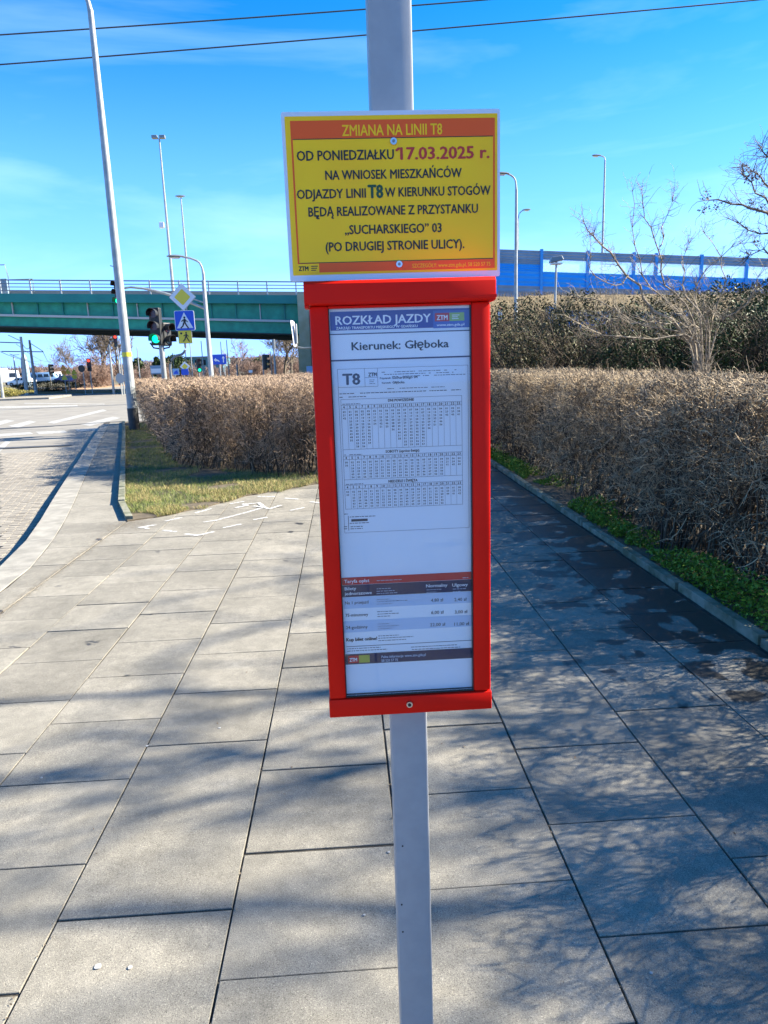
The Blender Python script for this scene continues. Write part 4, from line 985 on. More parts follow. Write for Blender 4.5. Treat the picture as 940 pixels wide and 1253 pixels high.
# two tall masts on the far side of the overpass
r1, t1 = simple_pole('street_lamp', 'tallest thin mast with floodlights above the overpass', 'street lamp', (211, 345), (195, 170), 61.2, .13, .06, 7.1)
for dx in (-.35, .25):
    MB().tube([t1, t1+Vector((dx, 0, .12))], .03, 6).build('bracket', M_GALV, r1); MB().box(t1.x+dx-.22, t1.x+dx+.22, 61.0, 61.4, t1.z+.02, t1.z+.25).build('floodlight', M_LAMPH, r1, bevel=.03)
q = at(200, 276, 61.2); MB().box(q.x-.3, q.x+.1, 61.0, 61.3, q.z-.2, q.z+.25).build('camera_box', M_SWHITE, r1, bevel=.04)
r2, t2 = simple_pole('street_lamp', 'thin mast with a flat head, second and lower of the two above the overpass', 'street lamp', (232, 348), (220, 241), 62.5, .11, .05, 7.1)
lamp_head(r2, t2+Vector((.35, 0, .05)), (-1, 0, 0), .8, .16)
# lamp with left arm in front of the bridge
def arm_lamp(label, base, hpx, headpx, Y, r0, z0=0, group=None, wdt=.2, Lh=.9):
    b = at(*base, Y); e = at(*hpx, Y); hd_ = at(*headpx, Y); s = 1 if hd_.x > e.x else -1
    root = thing('street_lamp', label, 'street lamp', (e.x, Y, z0), group)
    k = abs(hd_.x-e.x); rise = max(.12, hd_.z-e.z)
    MB().tube([(e.x, Y, z0), (e.x, Y, z0+2), (e.x, Y, e.z)], [r0, r0*.9, r0*.55], 10).build('pole', M_GALV, root, smooth=True)
    pts = [Vector((e.x, Y, e.z-.02))]+[Vector((e.x+s*k*f, Y, e.z+rise*g_)) for f, g_ in ((.04, .35), (.14, .62), (.3, .76), (.6, .9), (1, 1))]
    MB().tube(pts, [r0*.55]+[r0*.4]*5, 8).build('arm', M_GALV, root, smooth=True)
    lamp_head(root, pts[-1]+Vector((-s*.1, 0, 0)), (s, 0, .03), Lh, wdt); return root
arm_lamp('curved-arm street lamp with its head over the traffic signals, in front of the overpass', (260, 462), (249, 335), (223, 314), 40, .13)
arm_lamp('street lamp with curved arm right beside the yellow notice', (630, 392), (632, 232), (621, 212.5), 45, .14, .8, Lh=.8)
arm_lamp('farther thin street lamp just right of the curved-arm lamp beside the notice', (633, 360), (634, 272), (641, 257), 64, .11, 6, Lh=.7)
arm_lamp('tall street lamp above the noise barrier with a small left-facing head', (735, 308), (740.5, 196), (734, 190.5), 62.5, .12, 6, Lh=.75)
q = at(681, 320, 40); r4 = thing('street_lamp', 'low lamp with a hooded square head in front of the noise barrier', 'street lamp', (q.x-.1, 40, .4))
MB().tube([(q.x-.1, 40, .4), (q.x, 40, q.z)], [.09, .06], 8).build('pole', M_GALV, r4, smooth=True)
MB().hexa([(q.x-.38, 39.75, q.z-.08), (q.x+.38, 39.75, q.z+.05), (q.x+.38, 40.25, q.z+.05), (q.x-.38, 40.25, q.z-.08)], [(q.x-.3, 39.8, q.z+.22), (q.x+.25, 39.8, q.z+.3), (q.x+.25, 40.2, q.z+.3), (q.x-.3, 40.2, q.z+.22)]).build('lamp_head', M_LAMPH, r4, bevel=.04)
MB().box(q.x-.3, q.x+.28, 39.8, 40.2, q.z-.16, q.z-.085).build('lamp_glass', M_GLASSLAMP, r4)
q = at(672, 385, 40); s5 = thing('small_sign', 'small pale blue plate on the foot of the low hooded lamp', 'sign', (q.x, 39.8, q.z-.5)); MB().plate(cut(q.x-.24, q.x+.2, q.z-.42, q.z+.42, .05), 39.75, 39.8).build('plate', M_CARB, s5)
q = at(612, 386, 40); s6 = thing('prohibition_sign', 'round red-rimmed white sign turned sideways beside the red case', 'road sign', (q.x, 40, .3))
MB().tube([(q.x, 40.05, .3), (q.x, 40.05, q.z+.3)], .035, 8).build('pole', M_GALV, s6)
def ell(cx, cz, rx, rz, n=24): return [(cx+rx*math.cos(2*math.pi*k/n), cz+rz*math.sin(2*math.pi*k/n)) for k in range(n)]
MB().plate(ell(q.x, q.z, .19, .42), 39.98, 40.0).build('disc', M_SRED, s6); MB().plate(ell(q.x, q.z, .145, .35), 39.96, 39.975).build('disc_face', M_SWHITE, s6)
MB().plate([(q.x-.15, q.z-.82), (q.x+.15, q.z-.82), (q.x+.15, q.z-.50), (q.x-.15, q.z-.50)], 39.98, 40.0).build('plate', M_SWHITE, s6)
MB().plate([(q.x-.10, q.z-.75), (q.x-.04, q.z-.75), (q.x+.10, q.z-.57), (q.x+.04, q.z-.57)], 39.96, 39.975).build('slash', M_SRED, s6)

# ------------------------------------------------------------------ TRAFFIC SIGNALS AND SIGNS, near group
def signal(name, label, cat, c, yaw, lens=('off', 'off', 'green'), s=1.0, pole=True, parent_mat=M_SIG, group=None):
    """three-lens signal, c = centre of its front face, yaw 0 faces -Y"""
    root = thing(name, label, cat, (0, 0, 0), group); n_ = len(lens); w_, h_ = .15, .165*n_
    MB().box(-w_, w_, 0, .20, -h_, h_).build('housing', M_SIG, root, bevel=.03)
    for k, l in enumerate(lens):
        z = h_-.165-.33*k
        MB().disc((0, -.012, z), .105, (0, 1, 0), .02, 18).build('lens', {'off': M_LENSR, 'dark': M_LENSD, 'green': M_LENSG, 'red': M_LENSRL}[l], root)
        V = []; F = []; N = 12
        for i in range(N+1):
            t = math.pi*(-.12+1.24*i/N)
            for r_, y_ in ((.128, 0), (.140, -.24 + .05*abs(math.cos(t))), (.120, 0), (.132, -.24+.05*abs(math.cos(t)))): V.append((r_*math.cos(t), y_, z+r_*math.sin(t)))
        for i in range(N):
            a = i*4; F += [(a, a+4, a+5, a+1), (a+2, a+3, a+7, a+6), (a+1, a+5, a+7, a+3)]
        MB().add(V, F).build('visor', M_SIG, root)
    root.location = c; root.rotation_euler = (0, 0, yaw); root.scale = (s, s, s); return root
Y1 = 21.0
pc = at(202, 470, Y1); px_ = pc.x
tp = thing('signal_pole', 'short grey pole carrying the two dark traffic signals behind the hedge corner', 'pole', (px_, Y1, ZR))
zt_ = at(200, 420, Y1).z; MB().tube([(px_, Y1, ZR), (px_, Y1, zt_+.1)], .075, 12).build('pole', M_GALV, tp, smooth=True)
MB().tube([(px_-.3, Y1-.02, zt_+.02), (px_-.22, Y1, zt_-.12), (px_, Y1, zt_-.16), (px_+.22, Y1, zt_-.12), (px_+.3, Y1, zt_+.02)], .022, 8).build('bracket', M_SIG, tp)
ORG[0] = Vector((0, 0, 0))
c1_ = at(189.5, 399.5, Y1-.2); signal('traffic_signal', 'traffic signal facing the camera with its green light lit', 'traffic light', c1_, R_(-9), ('off', 'off', 'green'), 1.04)
c2_ = at(205.5, 409, Y1+.05); signal('traffic_signal', 'pedestrian signal turned to the right, unlit, behind the lit green signal', 'traffic light', c2_, R_(58), ('off', 'dark'), .98)
# sign stack on a bent pole
Y2 = 20.6
a_ = at(228, 418, Y2); b_ = at(204, 470, Y2)
sp = thing('sign_pole', 'bent grey pole curving out to carry the diamond and crossing signs', 'pole', (b_.x+.12, Y2, ZR))
zz = at(205, 436, Y2).z; X_ = b_.x+.14; ztp = at(223, 350, Y2).z
pts = [(X_, Y2, ZR), (X_, Y2, zz-.35)]+[(X_+.22*(1-math.cos(t)), Y2, zz-.35+.35*math.sin(t)) for t in np.linspace(0, math.pi/2, 5)[1:]]+[(a_.x-.25, Y2, zz+.02)]+[(a_.x-.25+.22*math.sin(t), Y2, zz+.02+.22*(1-math.cos(t))) for t in np.linspace(0, math.pi/2, 5)[1:]]+[(a_.x-.03, Y2, ztp)]
MB().tube(pts, .035, 10).build('pole', M_LAMPH, sp, smooth=True)
def rot(P, a, c): return [(c[0]+(x-c[0])*math.cos(a)-(z-c[1])*math.sin(a), c[1]+(x-c[0])*math.sin(a)+(z-c[1])*math.cos(a)) for x, z in P]
c = at(223.2, 363.5, Y2-.06); dm = thing('priority_sign', 'yellow and white diamond priority road sign above the blue crossing sign', 'road sign', c)
def dia(r): return rot(cut(c.x-r, c.x+r, c.z-r, c.z+r, .03), R_(45), (c.x, c.z))
MB().plate(dia(.262), c.y, c.y+.02).build('plate', M_SBACK, dm); MB().plate(dia(.252), c.y-.004, c.y-.002).build('white_face', M_SWHITE, dm); MB().plate(dia(.158), c.y-.008, c.y-.006).build('yellow_face', M_SYEL, dm)
c = at(226, 392.3, Y2-.06); cs = thing('crossing_sign', 'blue square pedestrian crossing sign with walking figure in a white triangle', 'road sign', c)
S_ = .272
MB().plate(cut(c.x-S_, c.x+S_, c.z-S_, c.z+S_, .04), c.y, c.y+.02).build('plate', M_SWHITE, cs)
MB().plate(cut(c.x-S_+.014, c.x+S_-.014, c.z-S_+.014, c.z+S_-.014, .03), c.y-.004, c.y-.002).build('blue_face', M_SBLUE, cs)
MB().plate([(c.x-.225, c.z-.205), (c.x+.225, c.z-.205), (c.x, c.z+.225)], c.y-.008, c.y-.006).build('white_triangle', M_SWHITE, cs)
def figure(mb, cx, cz, s, y):
    def P(pts): mb.plate([(cx+x*s, cz+z*s) for x, z in pts], y-.003, y-.001)
    P(ell(0.02, .40, .085, .09, 12)); P([(-.12, .02), (.10, -.02), (.12, .28), (-.02, .31)])
    P([(-.13, -.02), (.02, .02), (-.10, -.28), (-.30, -.46), (-.38, -.40), (-.20, -.24)]); P([(-.04, .0), (.11, -.03), (.20, -.22), (.34, -.44), (.24, -.48), (.08, -.22)])
    P([(-.02, .29), (-.06, .18), (-.22, .06), (-.27, .12), (-.14, .22)]); P([(.08, .27), (.14, .20), (.30, .06), (.25, .02), (.10, .14)])
mb = MB(); figure(mb, c.x-.005, c.z-.055, .34, c.y-.008); mb.build('figure', M_BLACK, cs)
c = at(226.7, 412.3, Y2-.06); cs2 = thing('warning_plate', 'small yellow plate with running child figure under the crossing sign', 'road sign', c)
MB().plate(cut(c.x-.19, c.x+.19, c.z-.18, c.z+.18, .02), c.y, c.y+.02).build('plate', M_SBACK, cs2); MB().plate(cut(c.x-.18, c.x+.18, c.z-.17, c.z+.17, .02), c.y-.004, c.y-.002).build('yellow_face', M_SYEL, cs2)
mb = MB(); figure(mb, c.x+.03, c.z, .28, c.y-.005); mb.plate(ell(c.x-.10, c.z+.10, .03, .03, 10), c.y-.008, c.y-.006); mb.build('figure', M_BLACK, cs2)
# long-arm signal mast beside the curved-arm lamp
Ym = 39.5
m0 = at(258, 462, Ym); mt_ = at(251, 350, Ym); mx = (m0.x+mt_.x)/2-.02
ma_ = thing('signal_mast', 'signal mast with a long curved arm reaching left over the road', 'signal mast', (mx, Ym, ZR))
MB().tube([(mx, Ym, ZR), (mx, Ym, mt_.z+.3)], [.13, .09], 10).build('pole', M_GALV, ma_, smooth=True)
arm = [at(*p, Ym) for p in ((252, 378), (235, 371), (215, 363), (195, 357), (175, 353), (160, 351.5), (150, 353))]
MB().tube(arm, [.08, .075, .07, .065, .06, .055, .05], 8).build('arm', M_GALV, ma_, smooth=True)
MB().tube([at(252, 371, Ym), at(226, 362, Ym)], .035, 8).build('brace', M_GALV, ma_)
signal('traffic_signal', 'traffic signal hanging from the long arm, half behind the tall street lamp', 'traffic light', at(143.2, 358, Ym-.3), R_(-25), ('off', 'off', 'green'), 1.25)
# edge-on signal plate near the pier
q = at(360, 408, 30); sg = thing('signal_board', 'white-edged signal board seen from its side by the bridge pier', 'traffic light', (q.x, 30, ZR))
MB().hexa([(q.x-.02, 29.7, q.z-.52), (q.x+.05, 29.8, q.z-.52), (q.x+.08, 30.2, q.z-.50), (q.x+.02, 30.2, q.z-.50)], [(q.x-.10, 29.7, q.z+.50), (q.x-.02, 29.8, q.z+.50), (q.x+.02, 30.2, q.z+.47), (q.x-.06, 30.2, q.z+.47)]).build('board', M_SWHITE, sg)
MB().box(q.x+.06, q.x+.13, 29.75, 30.1, q.z-.42, q.z+.38).build('housing', M_SBACK, sg, bevel=.02)
MB().tube([(q.x+.1, 30, q.z-.55), (q.x+.35, 30, q.z-.60), (q.x+1.0, 30, q.z-.57), (q.x+1.0, 30, ZR)], .035, 8).build('pole', M_LAMPH, sg)
q = at(381, 457, 45); cb = thing('cabinet', 'small light blue cabinet at the foot of the bridge pier', 'cabinet', (q.x, 45, ZR)); MB().box(q.x-.28, q.x+.5, 45, 45.5, ZR, q.z+.45).build('body', M_CARB, cb, bevel=.02); MB().box(q.x-.2, q.x+.4, 44.985, 44.998, .2, q.z+.3).build('door', M_CARB, cb)

# ------------------------------------------------------------------ FAR SIGNALS, SIGNS AND POLES (seen under the bridge)
def far_pole(label, name, cat, xp, ytop, Y, r=.05, ybot=None, group=None, material=None):
    b = at(xp, 470, Y); t = at(xp, ytop, Y); root = thing(name, label, cat, (b.x, Y, ZR), group)
    MB().tube([(b.x, Y, ZR), (b.x, Y, t.z)], [r, r*.7], 6).build('pole', material or M_GALV, root, smooth=True); return root, Vector((b.x, Y, t.z))
r_, t_ = far_pole('blue rectangular lane arrow sign on a grey pole right of the lamp posts', 'lane_sign', 'road sign', 271, 436, 45)
c = at(268.5, 439.8, 44.9); hw, hh = .42, .30
MB().plate(cut(c.x-hw, c.x+hw, c.z-hh, c.z+hh, .03), 44.88, 44.90).build('plate', M_SBLUE, r_)
MB().plate([(c.x+.22, c.z-.2), (c.x+.28, c.z-.2), (c.x+.28, c.z+.06), (c.x+.34, c.z+.06), (c.x+.25, c.z+.2), (c.x+.16, c.z+.06), (c.x+.22, c.z+.06)], 44.86, 44.875).build('arrow', M_SWHITE, r_)
MB().plate([(c.x-.34, c.z-.02), (c.x-.20, c.z+.10), (c.x-.20, c.z+.04), (c.x-.02, c.z-.06), (c.x+.02, c.z-.16), (c.x-.10, c.z-.10), (c.x-.20, c.z-.08), (c.x-.20, c.z-.14)], 44.86, 44.875).build('arrow', M_SWHITE, r_)
for xp, yt, Y in ((276.5, 440, 46),): far_pole('thin second pole beside the blue lane arrow sign', 'pole', 'pole', xp, yt, Y, .04)
def diamond_far(label, xp, yp, Y, s=.25):
    r_, t_ = far_pole(label, 'priority_sign', 'road sign', xp, yp-3, Y, .035); c = at(xp, yp, Y-.06)
    MB().plate(rot([(c.x-s, c.z-s), (c.x+s, c.z-s), (c.x+s, c.z+s), (c.x-s, c.z+s)], R_(45), (c.x, c.z)), c.y-.02, c.y).build('plate', M_SWHITE, r_)
    MB().plate(rot([(c.x-s*.6, c.z-s*.6), (c.x+s*.6, c.z-s*.6), (c.x+s*.6, c.z+s*.6), (c.x-s*.6, c.z+s*.6)], R_(45), (c.x, c.z)), c.y-.03, c.y-.022).build('yellow_face', M_SYEL, r_); return r_, c
r_, c = diamond_far('small far yellow diamond sign above a blue plate, under the bridge', 226.3, 448.5, 55, .27)
c = at(227, 455.5, 54.9); MB().plate([(c.x-.30, c.z-.2), (c.x+.24, c.z-.2), (c.x+.24, c.z+.24), (c.x-.30, c.z+.24)], 54.86, 54.88).build('blue_plate', M_SBLUE, r_)
r_, t_ = far_pole('small far light-blue sign left of the far diamond sign', 'road_sign', 'road sign', 215.6, 452, 55, .035); c = at(215.4, 455, 54.9)
MB().plate([(c.x-.25, c.z-.24), (c.x+.25, c.z-.24), (c.x+.25, c.z+.24), (c.x-.25, c.z+.24)], 54.88, 54.9).build('plate', M_CARB, r_); MB().plate([(c.x-.18, c.z-.16), (c.x+.18, c.z-.16), (c.x+.10, c.z+.12), (c.x-.10, c.z+.02)], 54.86, 54.875).build('pictogram', M_SBLUE, r_)
for xp, yt, Y, lb in ((236.8, 418, 58, 'thin grey pole right of the curved sign pole'), (250.5, 417, 60, 'thin grey pole just left of the lamp with the curved arm'), (214.8, 432, 70, 'thin far pole above the far light-blue sign'), (230.5, 428, 66, 'thin far pole above the far diamond sign'),
                      (281.3, 416, 62, 'thin grey pole right of the blue lane arrow sign'), (274, 418, 75, 'thin far pole behind the blue lane arrow sign'), (333.6, 430, 64, 'pale pole beside the far dark signal near the pier'), (172.3, 425, 58, 'thin pole right of the tall street lamp with a cross clamp')):
    far_pole(lb, 'pole', 'pole', xp, yt, Y, .05)
r_, t_ = far_pole('thick grey mast with a dark top near the bridge pier', 'pole', 'pole', 338, 416, 50, .09)
MB().tube([t_-Vector((0, 0, .6)), t_+Vector((0, 0, .05))], .11, 8).build('top_sleeve', M_LAMPH, r_)
far_pole('short post with a pale cap left of the bare tree, under the bridge', 'pole', 'pole', 291.5, 446, 60, .06)
q = at(307, 454.5, 50); bx_ = thing('small_sign', 'small white plate low above the left hedge', 'sign', (q.x, 50, ZR)); MB().tube([(q.x, 50, ZR), (q.x, 50, q.z)], .03, 6).build('pole', M_LAMPH, bx_); MB().box(q.x-.13, q.x+.12, 49.9, 49.95, q.z-.08, q.z+.09).build('plate', M_SWHITE, bx_)
def far_signal(label, xp, yp, Y, lens, yaw=0, s=1.0, bracket=None):
    c = at(xp, yp, Y); r_ = signal('traffic_signal', label, 'traffic light', (c.x, Y, c.z), R_(yaw), lens, s)
    ORG[0] = Vector((0, 0, 0)); pm = MB().tube([(0, .24, -(c.z-ZR)/s), (0, .24, .45)], .045, 6).build('pole', M_GALV, r_); return r_
far_signal('small green-lit signal under the bridge beside the lamp posts', 243.8, 447, 52, ('off', 'dark', 'green'), 20, 1.0)
far_signal('dark signal with three visors turned sideways, near the bridge pier', 326, 443, 55, ('dark', 'dark', 'dark'), 75, 1.15)
far_signal('dark far signal behind the vans on the left', 63, 452, 80, ('dark', 'dark', 'dark'), 70, 1.15)
far_signal('red-lit signal on a white pole beside the round sign back', 109, 446.5, 62, ('red', 'off', 'dark'), 12, 1.05)
# red-lit signal on a hooked bracket
Yh = 58
q = at(142.2, 417.5, Yh); b0 = at(140, 470, Yh); hk = thing('signal_mast', 'pale mast with hooked bracket holding the high red-lit signal', 'signal mast', (b0.x-.1, Yh, ZR))
zk = at(137.5, 418, Yh).z
MB().tube([(b0.x-.1, Yh, ZR), (b0.x-.1, Yh, zk-.9), (b0.x-.08, Yh, zk-.3), (b0.x+.02, Yh, zk), (q.x-.1, Yh, zk+.08)], [.10, .075, .06, .05, .05], 8).build('pole', M_GALV, hk, smooth=True)
signal('traffic_signal', 'high red-lit signal left of the tall street lamp', 'traffic light', (q.x, Yh-.15, q.z), R_(8), ('red', 'off', 'dark'), .95)
for xp, yt, Y, lb in ((148.4, 424, 56, 'pale pole behind the octagonal plate'), (151, 436, 57, 'second pale pole behind the octagonal plate')): far_pole(lb, 'pole', 'pole', xp, yt, Y, .06)
q = at(147, 463, 55); oc = thing('road_sign', 'grey back of an octagonal road sign left of the tall street lamp', 'road sign', (q.x, 55, ZR)); MB().tube([(q.x, 55.05, ZR), (q.x, 55.05, q.z+.3)], .035, 6).build('pole', M_GALV, oc)
MB().plate([(q.x+.36*math.cos(R_(22.5+45*k)), q.z+.40*math.sin(R_(22.5+45*k))) for k in range(8)], 55, 55.02).build('plate', M_SBACK, oc)
q = at(99.8, 451, 60); oc = thing('road_sign', 'dark back of a round road sign on a thin pole', 'road sign', (q.x, 60, ZR)); MB().tube([(q.x+.08, 60.05, ZR), (q.x+.08, 60.05, q.z+.3)], .04, 6).build('pole', M_GALV, oc); MB().plate(ell(q.x, q.z, .27, .29), 60, 60.02).build('disc', M_SIG, oc)
for (xp, yp, kind, lb, Y) in ((78, 455, 3, 'tallest stack of yellow and orange road works signs', 66), (83.5, 460, 1, 'small yellow sign between the two other yellow signs', 70), (91.2, 460.5, 2, 'yellow arrow-shaped sign right of the other yellow signs', 68)):
    q = at(xp, yp, Y); rt_ = thing('warning_sign', lb, 'road sign', (q.x, Y, ZR)); MB().tube([(q.x, Y+.05, ZR), (q.x, Y+.05, q.z+.3)], .035, 6).build('pole', M_GALV, rt_)
    for k in range(kind):
        z0 = q.z+.45-.45*k; MB().plate([(q.x-.28, z0-.26), (q.x+.28, z0-.26), (q.x+.04, z0+.18), (q.x-.04, z0+.18)] if k != 1 else ell(q.x, z0-.05, .24, .2, 12), Y, Y+.02).build('plate', M_SORANGE if kind == 3 and k < 2 else M_SYEL, rt_)
q = at(192.5, 452.5, 60); wb = thing('billboard', 'pale grey rectangular board on legs behind the signal pole', 'billboard', (q.x, 60, ZR))
MB().box(q.x-.55, q.x+.5, 60, 60.1, q.z-.35, q.z+.35).build('board', M_NBG, wb); MB().box(q.x-.50, q.x+.45, 59.96, 59.99, q.z-.25, q.z+.1).build('panel', M_SWHITE, wb)
for dx in (-.5, .42): MB().box(q.x+dx, q.x+dx+.06, 60.1, 60.16, ZR, q.z+.35).build('leg', M_LAMPH, wb)
q = at(189.3, 466, 50); ws = thing('small_sign', 'little round white sign left of the signal pole', 'sign', (q.x, 50, ZR)); MB().plate(ell(q.x, q.z, .13, .15, 12), 50, 50.02).build('disc', M_SWHITE, ws); MB().tube([(q.x, 50.05, ZR), (q.x, 50.05, q.z)], .03, 6).build('pole', M_GALV, ws)
q = at(246, 441, 140); bd = thing('low_building', 'long teal-grey flat roofed building far behind the small green-lit signal', 'building', (q.x, 140, 0))
MB().box(q.x-2.8, q.x+4.0, 140, 150, -.1, q.z+.5).build('wall', M_GLTEAL, bd); MB().box(q.x-3, q.x+4.2, 139.7, 150.2, q.z+.5, q.z+.75).build('roof', M_LAMPH, bd)
for k in range(5): MB().box(q.x-2.4+k*1.25, q.x-1.6+k*1.25, 139.95, 139.99, q.z-.9, q.z+.1).build('window', M_WIN, bd)

# ------------------------------------------------------------------ TRAM MASTS, TOWER, WIRES
for (xb_, yb_, xt_, yt_, Y, r, lb) in ((32.5, 478, 25.5, 412, 60, .17, 'dark left tram mast leaning under the bridge with long cross arm'), (44, 478, 36, 416, 66, .16, 'second tram mast from the left under the bridge'), (2.5, 478, -1.5, 446, 55, .12, 'pale mast cut by the left edge of the picture'), (21, 468, 16.5, 436, 110, .14, 'thin pale far tram mast behind the white car')):
    b = at(xb_, yb_, Y); t = at(xt_, yt_, Y); rt_ = thing('tram_mast', lb, 'tram mast', (b.x, Y, ZR)); MB().tube([(b.x, Y, ZR), (t.x, Y, t.z)], [r, r*.6], 8).build('pole', M_GALV, rt_, smooth=True)
    if 'left tram' in lb:
        MB().tube([at(-30, 418, Y), at(25, 419.5, Y)], .05, 6).build('cross_arm', M_LAMPH, rt_); MB().tube([at(10, 410, Y), at(26, 417.5, Y)], .03, 6).build('stay', M_LAMPH, rt_)
    if 'second' in lb:
        MB().tube([at(2, 430, Y), at(53, 430.5, Y)], .05, 6).build('cross_arm', M_LAMPH, rt_); MB().tube([at(38, 420.5, Y), at(53, 430, Y)], .03, 6).build('stay', M_LAMPH, rt_)
    if 'far' in lb: MB().tube([at(13.5, 434.5, Y), at(24, 434, Y)], .05, 6).build('cross_arm', M_LAMPH, rt_)
b = at(37, 474, 110); t = at(34.8, 433, 110); tw = thing('tower', 'tapering grey tower between the tram masts', 'tower', (b.x-.3, 110, 0))
MB().tube([(b.x-.35, 110, -.1), (b.x-.35, 110, t.z*.72), (b.x-.35, 110, t.z-.5), (b.x-.35, 110, t.z)], [.62, .50, .38, .16], 10).build('shaft', M_NBG, tw, smooth=True)
MB().tube([(b.x-.35, 110, t.z-.9), (b.x-.35, 110, t.z-.7)], .46, 10).build('ring', M_LAMPH, tw)
for k, (pa, pb, Y0_, Y1_) in enumerate((((20, 421, ), (60, 442), 60, 160), ((12, 433), (62, 446), 58, 170), ((-5, 428), (50, 441), 60, 140), ((53, 431), (62, 443), 66, 160), ((26, 418), (38, 421), 60, 66))):
    A = at(*pa, Y0_); B = at(*pb, Y1_); P = [A.lerp(B, t)-Vector((0, 0, .5*4*t*(1-t))) for t in np.linspace(0, 1, 9)]
    w_ = MB().tube(P, .025, 4).build('overhead_wire', M_WIRE, off=(0, 0, 0)); tag(w_, ['tram wire from the left mast running to the far trees', 'lowest tram wire crossing both masts', 'tram wire behind the left mast', 'tram wire from the end of the second mast arm', 'short tram wire between the two masts'][k], 'wire')
for (pa, pb, lb) in (((-60, 46), (660, -6), 'upper of the two power lines crossing the sky'), ((-60, 84.3), (1010, -7.5), 'lower of the two power lines crossing the sky')):
    A, B = at(*pa, 24), at(*pb, 26); e = (B-A).normalized(); A = A-e*14; B = B+e*14; mid_sag = .25
    P = [A.lerp(B, t)-Vector((0, 0, mid_sag*4*t*(1-t)))+Vector((0, 0, mid_sag*.8)) for t in np.linspace(0, 1, 25)]
    w_ = MB().tube(P, .021, 6).build('power_line', M_WIRE, off=(0, 0, 0)); tag(w_, lb, 'power line')

# ------------------------------------------------------------------ VEHICLES
def loft(mb, prof, ws):
    """prof: (x,z) closed outline per side, ws: half widths per point"""
    n = len(prof); V = [(x, -w_, z) for (x, z), w_ in zip(prof, ws)]+[(x, w_, z) for (x, z), w_ in zip(prof, ws)]
    F = [tuple(range(n)), tuple(range(2*n-1, n-1, -1))]+[(i, n+i, n+(i+1) % n, (i+1) % n) for i in range(n)]
    return mb.add(V, F)
def vehicle(name, label, cat, kind, paint, loc, yaw, paint2=None):
    rt_ = thing(name, label, cat, (0, 0, 0))
    if kind == 'van':
        L_, prof = 5.2, [(-2.6, .35), (2.6, .35), (2.6, .95), (2.15, 1.2), (1.55, 2.0), (1.1, 2.2), (-2.5, 2.2), (-2.6, 2.0)]
        ws = [.95, .95, .93, .92, .82, .80, .80, .86]; wins = [(1.0, 1.75), (-.1, .9), (-1.2, -.2), (-2.3, -1.3)]; wz = (1.25, 1.85)
    elif kind == 'truck':
        L_, prof = 6, [(-3, .9), (3, .5), (3, 1.4), (2.8, 2.6), (1.3, 2.7), (1.2, 3.0), (-3, 3.0), (-3, 1.0)]; ws = [1.1]*8; wins = [(1.5, 2.6)]; wz = (1.5, 2.2)
    else:
        L_, prof = 4.3, [(-2.1, .3), (2.15, .3), (2.15, .75), (1.2, .95), (.55, 1.42), (-1.1, 1.45), (-1.75, 1.0), (-2.15, .95)]
        ws = [.84, .84, .82, .82, .62, .62, .80, .82]; wins = [(-.2, .75), (-1.25, -.3)]; wz = (.98, 1.34)
    loft(MB(), prof, ws).build('body', paint, rt_, bevel=.05, smooth=True)
    for s in (-1, 1):
        for (xa_, xb_) in wins:
            w0, w1 = (.945, .86) if kind == 'van' else ((.835, .67) if kind == 'car' else (1.115, 1.115))
            MB().add([(xa_, s*w0, wz[0]), (xb_, s*w0, wz[0]), (xb_-.12, s*w1, wz[1]), (xa_+.05, s*w1, wz[1]), (xa_, s*(w0-.2), wz[0]), (xb_, s*(w0-.2), wz[0]), (xb_-.12, s*(w1-.2), wz[1]), (xa_+.05, s*(w1-.2), wz[1])], [(0,1,2,3),(7,6,5,4),(0,4,5,1),(1,5,6,2),(2,6,7,3),(3,7,4,0)]).build('window', M_WIN, rt_)
        for xw in (-L_*.31, L_*.31):
            wh = MB().disc((xw, s*.80, .33), .33, (0, 1, 0), .22, 18).build('wheel', M_TYRE, rt_); MB().disc((xw, s*.92, .33), .19, (0, 1, 0), .02, 14).build('rim', M_GALV, wh)
        MB().box(L_/2-.08, L_/2+.0, s*.65-.14, s*.65+.14, .62, .78).build('headlight', M_SWHITE, rt_)
    rt_.location = loc; rt_.rotation_euler = (0, 0, yaw); return rt_
for (nm, lb, kd, pt, xp, yp, Y, yaw) in (('parked_van', 'light blue van parked left of the yellow signs', 'van', M_CARB, 57, 472, 145, 8), ('parked_van', 'white van end showing behind the light blue van', 'van', M_CARW, 69, 472, 152, 75),
        ('parked_car', 'white car between the two tram masts', 'car', M_CARW, 28, 474, 120, 165), ('parked_truck', 'white truck cab at the left edge of the picture', 'truck', M_CARW, 2, 474, 125, 20), ('parked_car', 'dark blue car right of the vans under the yellow signs', 'car', M_CARD, 83, 472, 135, 20), ('parked_car', 'dark car just left of the white car', 'car', M_CARD, 17, 474, 140, 100)):
    q = at(xp, yp, Y); vehicle(nm, lb, nm.split('_')[1], kd, pt, (q.x, Y, -.16), R_(yaw))

